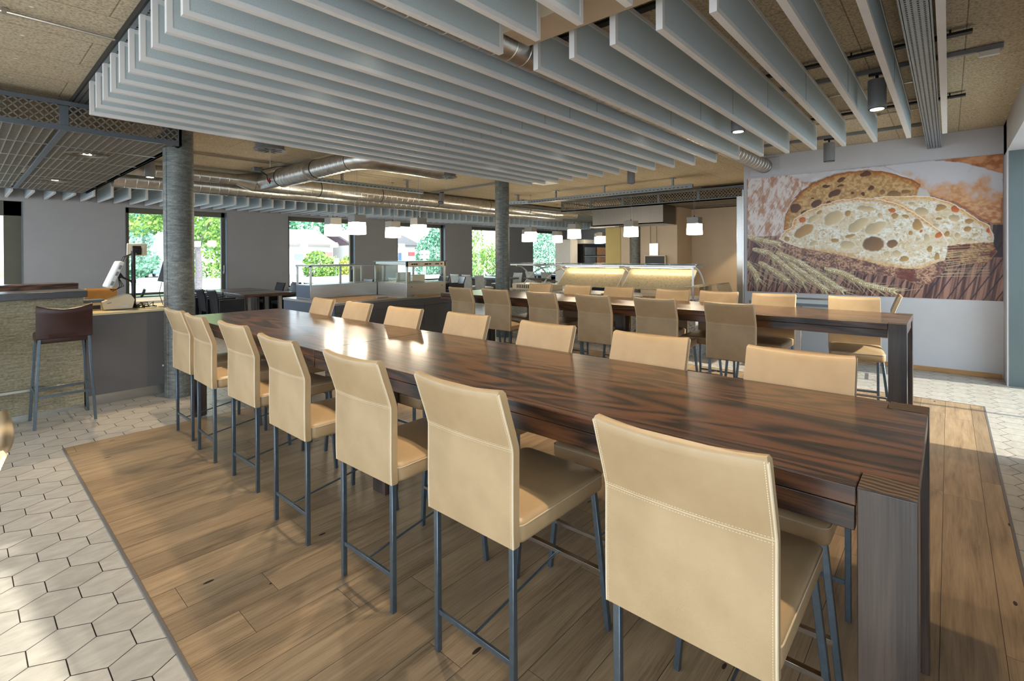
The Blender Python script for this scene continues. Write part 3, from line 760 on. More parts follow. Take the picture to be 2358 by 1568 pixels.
# ================================================================== STONE SERVERY WITH CURVED GLASS
t = thing('stone_servery', 'long servery counter faced in grey speckled stone behind the back table', 'counter', (7.75, 3.0, 0))
m = MB(); m.box(0, .75, 0, 4.25, 0, .875); m.build('stone_front', M['granite'], t)
m = MB(); m.box(-.015, .77, -.01, 4.26, .875, .91); m.build('countertop', M['granite'], t, bevel=.003)
m = MB(); m.box(.60, .75, .01, .16, .911, 1.1); m.box(-.0, .78, -.03, .17, 1.1, 1.118); m.build('end_ledge', M['beige_stone'], t, bevel=.002)
for i, (y, l_) in enumerate(((1.1, .3), (2.0, .22), (3.45, .2))):
    bd = thing('serving_board', ['wooden board on the servery edge, right of the glass joint', 'wooden board on the servery edge, at the middle glass joint', 'wooden board on the servery edge, left of the first glass panel'][i], 'board', (7.76, 3.0+y-.5, .9105), R(4), None)
    m = MB(); m.box(0, .09, 0, l_, 0, .018); m.build('board', M['board'], bd, bevel=.003)
gz = thing('sneeze_guard', 'glass and steel servery guard with curved ends on the stone counter', 'display guard', (7.75, 3.05, .9105))
def arc_pts(x0, x1, z0, z1, n=14, flip=False):
    p = []
    for k in range(n+1):
        a = pi/2*k/n
        p.append((x0+(x1-x0)*sin(a), z1 - (z1-z0)*(1-cos(a))))
    return p
for i, (ya, yb) in enumerate(((.1, 1.3), (1.42, 2.72))):
    m = MB(); m.add([(.10, ya, .12), (.10, yb, .12), (.46, yb, .46), (.46, ya, .46), (.112, ya, .112), (.112, yb, .112), (.472, yb, .452), (.472, ya, .452)], [(0,1,2,3),(4,7,6,5),(0,3,7,4),(1,5,6,2),(3,2,6,7),(0,4,5,1)])
    m.build('front_panel', M['beige_stone'], gz)  # speckled stone colour paints the counter's reflection in the flat glass
    m = MB(); m.box(.36, .385, ya+.02, yb-.02, .478, .488); m.build('panel_glow_strip', M['glow_strip'], gz)  # added glowing strip, lights the panel face to give its reflected glow
    for y in (ya-.008, yb+.008):
        m = MB(); m.bar((.09, y, .11), (.475, y, .47), .008, .02); m.build('panel_edge', M['white_plastic'], gz)
m = MB(); m.box(.16, .52, -.02, 4.1, .55, .558); m.build('glass_top', M['glass_edge'], gz)
m = MB(); m.box(.2, .5, .02, 4.05, .498, .535); m.build('light_box', M['steel'], gz, bevel=.004)
for y in (.03, 1.36, 2.78, 3.3, 3.8):
    m = MB(); pts = [(x, y, z) for x, z in arc_pts(.12, .62, .0, .5)]
    m.tube([(a, b_, c_) for a, b_, c_ in pts], .016, 8); m.build('curved_rib', M['white_plastic'], gz, smooth=True)
for y in (2.8, 3.3):
    m = MB(); m.tube([(.12 + .5*(1-sin(pi/2*k/10)), y + .35*k/10, .5*cos(pi/2*k/10)*.9+.02) for k in range(11)], .014, 8); m.build('curved_rib', M['white_plastic'], gz, smooth=True)
m = MB(); m.box(.118, .124, .02, .05, 0, .5); m.build('end_post', M['steel'], gz)
m = MB()
for y in np.arange(.05, 4.05, .45): m.box(.33, .36, y, y+.03, .535, .55)
m.build('glass_clip', M['steel'], gz)
m = MB(); m.box(.1, .6, 2.95, 3.9, 0, .12); wl_ = m.build('cold_well', M['cream'], gz, bevel=.004)
m = MB()
for k in range(16): m.box(.098, .101, 3.0+.05*k, 3.025+.05*k, .03, .1)
m.build('vent_slots', M['black_plastic'], wl_)
m = MB(); m.m = Matrix.Translation((.3, 3.2, .2)) @ Matrix.Rotation(R(12), 4, 'Y'); m.box(-.2, .2, -.2, .4, 0, .012); m.build('tray_lid', M['slate'], gz)

# ================================================================== KITCHEN HOOD AND WALL PIECES
t = thing('extractor_hood', 'brushed steel extractor hood hanging over the kitchen', 'hood', (11.7, 5.33, 2.41))
m = MB(); m.box(0, .77, 0, 2.05, 0, .46)
m.f = [f for f in m.f if f != (0,3,2,1)]
m.box(0, .03, 0, 2.05, -.01, .03); m.box(.74, .77, 0, 2.05, -.01, .03)
m.build('shell', M['hood_steel'], t)
m = MB(); m.box(.05, .72, .05, 2.0, .08, .1); m.build('filter_tray', M['black_metal'], t)
m = MB(); m.box(.1, .3, 1.4, 2.2, -.03, .0); m.build('hood_light', M['white_plastic'], t)
t = thing('notice_board', 'black framed board leaning on the kitchen wall under the hood', 'board', (12.52, 5.94, 1.33))
m = MB(); m.box(0, .04, -.29, .29, 0, .26); m.build('board', M['black_plastic'], t)
m = MB()
for a in ((-.30,-.28), (.28,.30)): m.box(-.012, .045, a[0], a[1], -.01, .27)
m.box(-.012, .045, -.30, .30, .255, .275); m.build('frame', M['cream'], t)
t = thing('clipboard', 'crinkled sheet on a wire clip above the black kitchen board', 'notice', (12.6, 6.0, 1.6))
m = MB(); m.box(-.012, 0, -.12, .13, 0, .33); m.build('sheet', M['steel'], t)
for y in (-.08, .1):
    m = MB(); m.tube([(-.006, y, .33), (-.006, y, .8)], .005, 6); m.build('wire', M['black_metal'], t)
t = thing('oven_rack', 'black double oven stack beyond the servery by the windows', 'oven', (15.0, 9.5, 0))
m = MB(); m.box(.4, 2.4, .6, 1.4, 0, 2.05); m.build('body', M['black_metal'], t, bevel=.01)
for z in (1.25, 1.62):
    m = MB(); m.box(.45, 1.2, .585, .6, z, z+.3); m.build('oven_door', M['screen'], t, bevel=.004)
    m = MB(); m.box(1.3, 2.3, .585, .6, z, z+.3); m.build('oven_door', M['board'], t, bevel=.004)
    m = MB(); m.box(.42, 2.38, .57, .6, z-.06, z-.03); m.build('handle_rail', M['steel'], t)
m = MB(); m.box(.35, 2.5, .55, 1.45, 2.05, 2.2); m.build('hood_top', M['white_plastic'], t, bevel=.006)
t = thing('white_fridge', 'tall white cabinet left of the black ovens', 'fridge', (14.2, 10.2, 0))
m = MB(); m.box(.5, .95, 0, .7, 0, 2.2); m.build('body', M['white_plastic'], t, bevel=.02)
m = MB(); m.box(.53, .92, -.012, 0, .1, 2.12); m.build('door', M['white_plastic'], t, bevel=.006)

# ================================================================== CEILING BAFFLES
def baffle_proto(name, label, group, loc, L, axis='x'):
    t = thing(name, label, 'ceiling baffle', loc, 0, group)
    T, H, fw = .04, .30, .03
    def bx(m, a0, a1, b0, b1, z0, z1):
        m.box(a0, a1, b0, b1, z0, z1) if axis == 'x' else m.box(b0, b1, a0, a1, z0, z1)
    m = MB(); bx(m, fw, L-fw, .004, T-.004, fw, H-fw); m.build('panel', M['fin'], t)
    m = MB(); bx(m, 0, L, 0, T, 0, fw); bx(m, 0, L, 0, T, H-fw, H); bx(m, 0, fw, 0, T, fw, H-fw); bx(m, L-fw, L, 0, T, fw, H-fw)
    m.build('frame', M['fin_frame'], t)
    if L > 4:
        m = MB(); bx(m, L*.5-.0015, L*.5+.0015, .002, T-.002, fw, H-fw); m.build('joint', M['grey_metal'], t)
    return t
GB = 'long grey ceiling baffles over the tables'
P1 = baffle_proto('ceiling_baffle', 'full length grey ceiling baffle, lowest in the photo, nearest the column', GB, (.8, 5.71, 2.9), 6.22)
for k in range(1, 12):
    dup(P1, (.8, 5.71-.3*k, 2.9), 0, 'full length grey ceiling baffle, %s from the column end' % ordinal(k+1))
P2 = baffle_proto('ceiling_baffle', 'short grey baffle left of the ceiling bulkhead, beside the round duct', GB, (.8, 2.11, 2.9), 1.51)
for k in range(13, 20): dup(P2, (.8, 5.71-.3*k, 2.9), 0, 'short grey baffle left of the ceiling bulkhead, %s from the duct' % ordinal(k-11))
P3 = baffle_proto('ceiling_baffle', 'grey ceiling baffle right of the bulkhead, beside the round duct', GB, (2.66, 2.11, 2.9), 4.36)
for k in range(13, 20):
    dup(P3, (2.66, 5.71-.3*k, 2.9), 0, 'grey ceiling baffle right of the bulkhead, ' + ('outermost, beside the perforated steel beam' if k == 19 else ordinal(k-11) + ' from the duct'))
PB = baffle_proto('window_baffle', 'small grey baffle over the windows, leftmost of the row', 'small baffles over the windows', (.383, 13.22, 2.9), 1.56, 'y')
for k in range(1, 69):
    dup(PB, (.383+.3*k, 13.22, 2.9), 0, 'small grey baffle over the windows, ' + (ordinal(k+1) + ' from the left' if k < 35 else ordinal(69-k) + ' from the right end' if k < 68 else 'last at the right end'))
# hangers
def rail(name, label, cat, loc, size, mat, group=None, part=None):
    m = MB(); m.box(*size); o = m.build(name, mat, None, bevel=.002); o.location = loc; tag(o, label, cat, group); return o
for i, (x, y0, y1) in enumerate(((.96, -.9, 5.85), (2.96, -.9, 5.85), (4.83, -.13, 5.85), (6.73, -.13, 5.85))):
    t = thing('hanger_rail', ['black baffle hanger rail nearest the left baffle ends', 'black baffle hanger rail just right of the bulkhead', 'black baffle hanger rail across the middle of the right baffles', 'black baffle hanger rail near the picture wall'][i], 'hanger rail', (x, y0, 3.2), 0, 'black hanger rails')
    m = MB(); m.box(-.03, .03, 0, y1-y0, 0, .02); m.build('rail', M['black_metal'], t)
    m = MB()
    for y in np.arange(.12, y1-y0, .6): m.box(-.006, .006, y-.006, y+.006, .02, .05)
    m.build('dropper', M['black_metal'], t)
    m = MB()
    for y in np.arange(.15, y1-y0, .3): m.box(-.006, .006, y-.006, y+.006, -.001, .0005)
    m.build('fixing_hole', M['white_plastic'], t)
t = thing('slotted_channel', 'slotted zinc channel running above the left ends of the baffles', 'channel', (.8, -.9, 3.2))
m = MB(); m.box(0, .13, 0, 8.2, 0, .045); m.build('channel', M['strut'], t)
m = MB(); m.box(-.014, 0, 0, 8.2, -.004, .048); m.build('black_edge', M['black_metal'], t)
m = MB()
for y in np.arange(.05, 8.1, .05):
    m.box(.03, .042, y, y+.028, -.001, .002); m.box(.085, .097, y, y+.028, -.001, .002)
m.build('slots', M['black_metal'], t)
t = thing('perforated_beam', 'perforated zinc beam running into the wall above the bread picture', 'beam', (1.0, .08, 3.05))
m = MB(); m.box(0, 7.86, 0, .13, 0, .004); m.box(0, 7.86, 0, .004, 0, .15); m.box(0, 7.86, .126, .13, 0, .15); m.box(0, 7.86, -.01, 0, .0, .012); m.box(0, 7.86, .13, .14, 0, .012); m.build('channel', M['strut'], t)
m = MB()
for x in np.arange(1.5, 7.8, .032):
    for y in (.022, .05, .08, .106): m.box(x, x+.016, y-.005, y+.005, -.0008, .001)
m.build('slots', M['black_metal'], t)
m = MB()
for x in np.arange(2, 7.8, 1.9): m.box(x, x+.02, .05, .08, .004, .2)
m.build('hanger', M['strut'], t)
b = MB(); b.box(2.31, 2.57, -.94, 2.12, 3.03, 3.25); o = b.build('bulkhead', M['bulkhead'], bevel=.003); o['kind'] = 'structure'; o.name = 'trim_6'

# ================================================================== DUCTS
def duct_mesh(pts, r, step=.16, n=28):
    """straight duct with raised seams"""
    p, q = Vector(pts[0]), Vector(pts[1]); L = (q-p).length; d = (q-p)/L
    P_, R_ = [], []
    s = 0
    while s < L:
        for off, rr in ((0, r), (step*.92, r), (step*.95, r+.004), (step*.98, r)):
            if s+off < L: P_.append(p + d*(s+off)); R_.append(rr)
        s += step
    P_.append(q); R_.append(r)
    m = MB(); m.tube(P_, R_, n); return m
t = thing('ventilation_duct', 'large spiral ventilation duct with branch running below the ceiling by the windows', 'duct', (0, 10.0, 3.06))
duct_mesh([(1.76, 0, .02), (3.5, 0, .02)], .1).build('narrow_duct', M['galv'], t, smooth=True, angle=30)
m = MB(); m.tube([(3.5,0,.02), (3.8,0,0)], [.102, .178], 28); m.build('reducer', M['galv'], t, smooth=True)
duct_mesh([(3.8, 0, 0), (13.4, 0, 0)], .175).build('main_duct', M['galv'], t, smooth=True, angle=30)
m = MB(); m.tube([(13.4,0,0), (13.6,0,0), (13.85,-.1,0), (14.2,-.4,0)], .178, 24); m.build('elbow', M['galv'], t, smooth=True)
m = MB(); m.tube([(3.95, -.02, 0), (3.95, -.95, .0)], [.15, .135], 28); m.build('branch_collar', M['galv'], t, smooth=True)
duct_mesh([(3.95, -.95, 0), (3.95, -2.05, 0)], .17, .12).build('silencer', M['galv'], t, smooth=True, angle=30)
m = MB(); m.tube([(3.95, -2.05, 0), (3.95, -2.06, 0), (3.95, -2.15, 0), (3.95, -2.25, 0)], [.168, .14, .135, .15], 28); m.build('neck', M['galv'], t, smooth=True)
duct_mesh([(3.95, -2.25, 0), (3.95, -3.3, 0)], .15, .13).build('branch_duct', M['galv'], t, smooth=True, angle=30)
m = MB(); m.tube([(3.95 + .28*(1-cos(R(a))), -3.3 - .28*sin(R(a)), 0) for a in range(0, 91, 15)] + [(5.4, -3.58, 0)], .15, 24); m.build('elbow', M['galv'], t, smooth=True)
for y in (-.96, -2.24):
    m = MB(); m.tube([(3.95, y-.008, 0), (3.95, y+.008, 0)], .176 if y > -2 else .156, 28); m.build('rubber_ring', M['black_metal'], t, smooth=True)
for x in (5.1, 6.6, 8.3, 10.2, 12.0):
    m = MB(); m.tube([(x-.008,0,0), (x+.008,0,0)], .179, 28); m.build('rubber_ring', M['black_metal'], t, smooth=True)
m = MB(); m.box(3.58, 3.72, -.62, -.5, .12, .185); m.build('junction_box', M['grey_metal'], t, bevel=.004)
m = MB(); m.tube([(3.7,-.6,.13), (3.75,-.75,.04), (3.72,-.85,-.05), (3.78,-.8,-.11), (3.83,-.7,-.03)], .008, 6); m.tube([(3.72,-.6,.15), (3.85,-.95,.19), (4.0,-1.2,.172)], .008, 6); m.build('cable', M['black_metal'], t, smooth=True)
m = MB(); m.box(3.80, 3.86, -.72, -.64, -.06, .0); m.build('damper_motor', M['red'], t, bevel=.004)
duct = duct_mesh([(1.76, 10.55, 2.97), (14.5, 10.55, 2.97)], .15).build('window_duct', M['galv'], smooth=True, angle=30)
tag(duct, 'lower spiral duct running along behind the large branched duct', 'duct')
t = thing('baffle_duct', 'spiral duct between the baffles ending at the picture wall', 'duct', (1.0, 2.28, 3.079))
duct_mesh([(0, 0, 0), (7.88, 0, 0)], .112, .14).build('duct', M['galv'], t, smooth=True, angle=30)
m = MB(); m.tube([(7.84,0,0), (7.86,0,0)], .118, 28); m.build('rubber_ring', M['black_metal'], t, smooth=True)
m = MB(); m.box(7.865, 7.898, -.24, .22, -.16, .12); m.build('wall_plate', M['white_wall'], t, bevel=.002)
# round diffusers, ceiling plate, conduits
def diffuser(x, y, label):
    t = thing('ceiling_diffuser', label, 'air diffuser', (x, y, 3.25), 0, 'round ceiling diffusers')
    m = MB(); m.lathe([(.19, 0), (.19, -.075)], n=36); m.build('drum', M['grey_metal'], t, smooth=True)
    m = MB(); m.lathe([(.215, -.075), (.215, -.088), (.2, -.094)], n=36); m.build('face', M['grey_metal'], t, smooth=True)
    m = MB()
    for k in range(8):
        a = 2*pi*k/8
        m.bar((.05*cos(a), .05*sin(a), -.0955), (.17*cos(a), .17*sin(a), -.0955), .024, .002)
    m.build('slots', M['black_metal'], t)
    m = MB(); m.tube([(.0, 0, -.094), (.0, .0, -.33)], .002, 5); m.build('pull_wire', M['white_plastic'], t)
diffuser(3.02, 7.34, 'round grey ceiling diffuser above the branch duct'); diffuser(6.39, 7.38, 'round grey ceiling diffuser near the second column')
m = MB(); m.box(8.55, 9.0, 6.55, 7.0, 3.236, 3.249); tag(m.build('ceiling_plate', M['white_plastic']), 'square pale plate on the ceiling right of the second column', 'ceiling plate')
def conduit(pts, label, r=.011):
    t = thing('ceiling_conduit', label, 'conduit', pts[0])
    p0 = Vector(pts[0]); m = MB(); m.tube([Vector(p)-p0 for p in pts], r, 8); m.build('pipe', M['steel'], t, smooth=True)
    m = MB(); a, b_ = Vector(pts[0]), Vector(pts[-1])
    for k in (.15, .45, .75):
        q = a + (b_-a)*k - p0; m.box(q.x-.012, q.x+.012, q.y-.016, q.y+.016, q.z-.014, q.z+.02)
    m.build('clip', M['steel'], t)
conduit([(-1.5, 4.59, 3.225), (.79, 4.59, 3.225)], 'steel conduit on the ceiling at the upper left corner')
conduit([(1.9, 8.62, 3.23), (4.1, 8.62, 3.23)], 'front one of two thin conduits on the ceiling before the duct')
conduit([(1.9, 8.74, 3.23), (4.1, 8.74, 3.23)], 'rear one of two thin conduits on the ceiling before the duct')
conduit([(7.1, .25, 3.228), (7.1, 2.6, 3.228)], 'thin conduit between the baffle ends and the picture wall', .009)
conduit([(5.95, .25, 3.228), (5.95, 2.3, 3.228)], 'thin conduit above the right baffles', .009)

# ================================================================== SPOT TRACKS AND SPOTS
def track(x, y0, y1, label):
    t = thing('spot_track', label, 'lighting track', (x, y0, 3.21), 0, 'lighting tracks')
    m = MB(); m.box(-.018, .018, 0, y1-y0, 0, .036); m.build('profile', M['grey_metal'], t)
    m = MB(); m.box(-.02, .02, 0, .09, -.004, .034); m.build('end_feed', M['grey_metal'], t)
    return t
tr = track(5.38, -.32, 5.6, 'grey lighting track with white feed box near the right edge')
m = MB(); m.box(-.022, .022, .02, .14, -.045, -.004); m.build('feed_box', M['white_plastic'], tr, bevel=.004)
track(8.0, .25, 9.8, 'grey lighting track in front of the picture wall')
SPE = 48
def spot(loc, label, tilt=(0, 0), lit=True, energy=0, L=.25):
    t = thing('spotlight', label, 'spotlight', loc, 0, 'cylinder spotlights')
    mt = Matrix.Translation((0, 0, -.06)) @ Matrix.Rotation(R(tilt[0]), 4, 'X') @ Matrix.Rotation(R(tilt[1]), 4, 'Y')
    m = MB(); m.box(-.015, .015, -.06, .06, -.02, 0); m.tube([(0,0,-.02), (0,0,-.07)], .012, 8); m.build('bracket', M['black_metal'], t)
    m = MB(); m.m = mt; m.lathe([(.066, 0), (.068, -.01), (.068, -L)], n=28); m.build('housing', M['grey_metal'], t, smooth=True)
    m = MB(); m.m = mt; m.lathe([(.064, -L-.002), (.064, -L-.006)], n=28); rim = m.build('rim', M['black_metal'], t)
    m = MB(); m.m = mt; m.lathe([(.05, -L-.006), (.05, -L-.0085)], n=24); m.build('lens', (M['lens'] if L > .2 else M['lens_dim']) if lit else M['screen'], t)
    if energy:
        ld = bpy.data.lights.new('spot_beam', 'SPOT'); ld.energy = energy; ld.color = (1.0, .80, .56); ld.spot_size = R(80); ld.spot_blend = .25; ld.shadow_soft_size = .035
        lo = bpy.data.objects.new('spot_beam', ld); COL.objects.link(lo); lo.parent = t
        lo.matrix_local = mt @ Matrix.Translation((0, 0, -L-.02))
    return t
spot((5.38, .47, 3.205), 'lit cylinder spotlight hanging between the right baffles', energy=SPE)
spot((5.38, 1.63, 3.205), 'lit cylinder spotlight mostly hidden behind a baffle', energy=SPE)
for i, (x, y) in enumerate(((5.38, 2.58), (5.38, 3.78), (5.38, 4.98), (2.05, 5.58), (2.05, 4.68), (2.0, 3.78), (1.9, 2.88), (2.05, 1.38), (2.05, .48))):
    spot((x, y, 3.205), 'lit spotlight between two baffles, %s %s' % (ordinal(i+1 if i < 3 else i-2), 'from the near end on the right track' if i < 3 else 'from the column over the front table'), energy=SPE, L=.1)
spot((7.98, 1.23, 3.205), 'cylinder spotlight in front of the picture wall', lit=False)
spot((8.0, 4.24, 3.205), 'cylinder spotlight below the last baffles in the middle', lit=False)
spot((8.0, 7.48, 3.205), 'tilted cylinder spotlight right beside the second column', (-25, 25), False)
spot((8.0, 9.4, 3.205), 'tilted cylinder spotlight in front of the big duct', (-20, 25), False)
spot((2.1, 9.7, 3.24), 'cylinder spotlight beside the left metal canopy', (0, 0), True, 0)

# ================================================================== EXPANDED METAL CANOPIES
def canopy(name, label, loc, W, D, h, px, py, friezes, lights, post0=0):
    t = thing(name, label, 'metal canopy', loc)
    xs = [W - k*px for k in range(int(W/px)+1)]; ys = [k*py for k in range(int(D/py)+1)]
    m = MB(); b = .05
    for z0, z1 in ((0, b), (h-b*.9, h)):
        m.box(0, W, 0, .03, z0, z1); m.box(0, W, D-.03, D, z0, z1); m.box(0, .03, 0, D, z0, z1); m.box(W-.03, W, 0, D, z0, z1)
    def fr(side):
        if side in ('y0',): return [(x, 0) for x in xs]
        return [((0 if side == 'x0' else W), y) for y in ys]
    for x in xs:
        m.box(max(0, x-.035), min(W, x+.035) if x < W-.01 else W, 0, .03, b, h-b)
        m.box(max(0, x-.03), min(W, x+.03), .03, D-.03, .0, .03)
    for sd in friezes:
        if sd in ('x0', 'x1'):
            xx = 0 if sd == 'x0' else W-.03
            for y in ys: m.box(xx, xx+.03, max(0, y-.03), min(D, y+.03), b, h-b)
    m.build('frame', M['canopy_frame'], t, bevel=.002)
    m = MB()
    for y in ys[1:]: m.box(.03, W-.03, y-.008, y+.008, .004, .02)
    m.build('cross_bar', M['steel'], t)
    def zig(m, P, a0, a1):
        n = max(4, int(round((a1-a0)/.072))); rows = 5; dz = (h-2*b)/rows; st = (a1-a0)/n
        for r in range(rows+1):
            zc = b + dz*r
            for k in range(n):
                for (u0, v0, u1, v1) in ((k*st, -dz*.46, (k+.5)*st, dz*.46), ((k+.5)*st, dz*.46, (k+1)*st, -dz*.46)):
                    s = 1 if r % 2 else -1
                    z0_, z1_ = zc+s*v0, zc+s*v1
                    z0_ = min(max(z0_, b*.9), h-b*.8); z1_ = min(max(z1_, b*.9), h-b*.8)
                    m.bar(P(a0+u0, z0_), P(a0+u1, z1_), .02, .012)
    for sd in friezes:
        if sd == 'y0':
            for a, b2 in zip(sorted(xs)[:-1], sorted(xs)[1:]):
                m = MB(); zig(m, lambda u, z: (u, .015, z), a+.035, b2-.035); m.build('mesh_infill', M['canopy_mesh'], t)
        else:
            xx = .015 if sd == 'x0' else W-.015
            for a, b2 in zip(ys[:-1], ys[1:]):
                m = MB(); zig(m, lambda u, z: (xx, u, z), a+.03, b2-.03); m.build('mesh_infill', M['canopy_mesh'], t)
    yb = ys + ([D] if D - ys[-1] > .2 else [])
    xb = sorted(xs); xb = ([0] if xb[0] > .2 else []) + xb
    for xa, xc in zip(xb[:-1], xb[1:]):
        for ya, yc in zip(yb[:-1], yb[1:]):
            m = MB()
            for x in np.arange(xa+.06, xc-.05, .07):
                c_, s_ = .026, .014
                m.add([(x-c_, ya+.012, .012+s_), (x+c_, ya+.012, .012-s_*.4), (x+c_, yc-.012, .012-s_*.4), (x-c_, yc-.012, .012+s_), (x-c_, ya+.012, .0145+s_), (x+c_, ya+.012, .0145-s_*.4), (x+c_, yc-.012, .0145-s_*.4), (x-c_, yc-.012, .0145+s_)],
                      [(0,1,2,3),(4,7,6,5),(0,4,5,1),(1,5,6,2),(2,6,7,3),(3,7,4,0)])
                for y in np.arange(ya+.03, yc-.02, .045): m.box(x-.04, x+.03, y, y+.01, .008, .013)
            m.build('mesh_panel', M['canopy_mesh'], t)
    for lx, ly in lights:
        m = MB(); m.lathe([(.2, -.004), (.2, .004), (.15, .006), (.15, -.004)], (lx, ly, 0), 32, False); r_ = m.build('light_ring', M['canopy_mesh'], t, smooth=True)
        m = MB(); m.lathe([(.145, .03), (.09, .05)], (lx, ly, 0), 24); m.build('lamp_recess', M['bulkhead'], r_)
        m = MB(); m.tube([(lx-.03, ly+.04, .02), (lx+.05, ly+.05, .02)], .014, 8); m.build('lamp', M['lens'], r_)
        ld = bpy.data.lights.new('canopy_beam', 'SPOT'); ld.energy = 90; ld.color = (1.0, .76, .46); ld.spot_size = R(100); ld.spot_blend = .2; ld.shadow_soft_size = .05
        lo = bpy.data.objects.new('canopy_beam', ld); COL.objects.link(lo); lo.parent = t; lo.location = (lx, ly, -.01)
    for x in xs[:2]:
        m = MB(); m.box(x-.015, x+.015, .3, .33, h, 3.25-loc[2]); m.build('suspension', M['canopy_frame'], t)
    return t
canopy('metal_canopy', 'expanded metal ceiling canopy over the stone bar at upper left', (-1.29, 6.51, 2.88), 3.0, 6.1, .29, .995, 1.0, ['y0', 'x1'], [(2.36, 1.37), (2.36, 4.35)])
canopy('metal_canopy', 'expanded metal ceiling canopy above the kitchen hood', (11.7, 2.45, 2.88), 1.9, 6.0, .3, .95, 1.0, ['x0'], [(1.2, .6)])
m = MB(); m.tube([(11.75, 4.4, 3.215), (11.75, 3.9, 3.2), (11.76, 3.4, 3.205), (11.75, 2.7, 3.215)], .014, 8); tag(m.build('black_cable', M['black_metal'], smooth=True), 'black cable lying along the top of the kitchen canopy', 'cable')

# ================================================================== PENDANT RAILS AND LAMPS
def pend_rail(a, b, struts, label, caps=()):
    a = Vector(a); b = Vector(b); t = thing('pendant_rail', label, 'lamp rail', a, 0, 'slotted pendant rails')
    d = b-a; m = MB(); m.bar((0,0,.041), tuple(d+Vector((0,0,.041))), .06, .082); m.build('channel', M['strut'], t, bevel=.003)
    n = d.normalized(); sd = n.cross(Vector((0,0,1)))
    m = MB(); L = d.length; s = .1
    while s < L-.1:
        for q in (.0308, -.0308):
            p = n*s + sd*q; m.bar(tuple(p+Vector((0,0,.03))), tuple(p+n*.05+Vector((0,0,.03))), .002, .012)
        s += .09
    m.build('slots', M['black_metal'], t)
    for s in struts:
        p = n*s; m = MB(); m.box(p.x-.02, p.x+.02, p.y-.02, p.y+.02, .082, .25-.0); m.box(p.x-.07, p.x+.07, p.y-.05, p.y+.05, 3.25-a.z-.008, 3.25-a.z); m.build('ceiling_strut', M['strut'], t)
    return t
pend_rail((4.15, 8.7, 3.0), (6.85, 8.7, 3.0), (.77, 2.29), 'slotted pendant rail parallel to the big duct, near the branch duct')
pend_rail((10.1, 3.95, 3.0), (10.1, 8.35, 3.0), (.43, 2.1, 3.5), 'long slotted pendant rail in front of the kitchen')
pend_rail((10.12, 8.36, 3.0), (9.85, 9.0, 3.0), (.3,), 'short angled pendant rail piece at the left end of the long rail')
pend_rail((10.0, 9.3, 3.0), (14.2, 9.3, 3.0), (1.0, 3.0), 'far pendant rail before the ovens')
def pendant_proto(loc, label, zt):
    t = thing('pendant_lamp', label, 'lamp', loc, 0, 'cube pendant lamps')
    s = .118; zt -= loc[2]
    m = MB(); m.box(-s, s, -s, s, .225, .36); m.build('lamp_cap', M['lamp_cap'], t, bevel=.004)
    r0, r1 = s-.002, s+.004
    m = MB(); m.loft([[(r*x, r*y, z) for x, y in ((1,1),(-1,1),(-1,-1),(1,-1))] for r, z in ((r1-.02, .0), (r1, .006), (r1, .02), (r0, .2245))]); m.build('lamp_shade', M['lamp_shade'], t, bevel=.006)
    m = MB(); m.box(-.05, .05, -.008, .008, .36, .372); m.tube([(0,0,.36), (0,0,.4)], .008, 8); m.build('connector', M['black_metal'], t)
    m = MB(); m.tube([(0,0,.39), (.03,.02,.52), (.01,.01,.7), (0,0,zt)], .0025, 5); m.build('cord', M['grey_metal'], t, smooth=True)
    for x in (-.05, .05):
        m = MB(); m.tube([(x,0,.37), (x*.6,0,zt)], .0012, 4); m.build('wire', M['steel'], t)
    if zt > 1.1:
        m = MB(); m.lathe([(.03, zt-.012), (.03, zt-.001)], n=16); m.build('ceiling_hook', M['grey_metal'], t)
    return t
lamps = [((4.96, 8.25), 'lit cube pendant lamp beside the left buffet display, large and low'), ((4.97, 9.15), 'lit cube pendant lamp in front of the second window'),
 ((6.4, 9.18), 'lit cube pendant lamp left of the third window'), ((6.22, 8.04), 'lit cube pendant lamp in front of the third window'),
 ((10.1, 3.92), 'rightmost lit cube pendant lamp, against the beige kitchen wall'), ((10.1, 5.36), 'lit cube pendant lamp in front of the steel hood'),
 ((10.1, 6.9), 'lit cube pendant lamp left of the hood, nearest of that cluster'), ((10.3, 8.45), 'lit cube pendant lamp just right of the second column, nearer of the pair'),
 ((11.25, 9.35), 'lit cube pendant lamp just right of the second column, farther of the pair'), ((12.8, 9.4), 'small lit cube pendant lamp in front of the fifth window'),
 ((15.0, 9.2), 'small lit cube pendant lamp beside the white cabinet'), ((14.4, 8.75), 'lit cube pendant lamp half hidden by the yellow kitchen wall')]
PL, PR = None, None
for (x, y), l in lamps:
    if x == 10.1:
        if PR is None: PR = pendant_proto((x, y, 2.03), l, 2.999)
        else: dup(PR, (x, y, 2.03), 0, l)
    elif PL is None: PL = pendant_proto((x, y, 2.03), l, 3.25)
    else: dup(PL, (x, y, 2.03), 0, l)

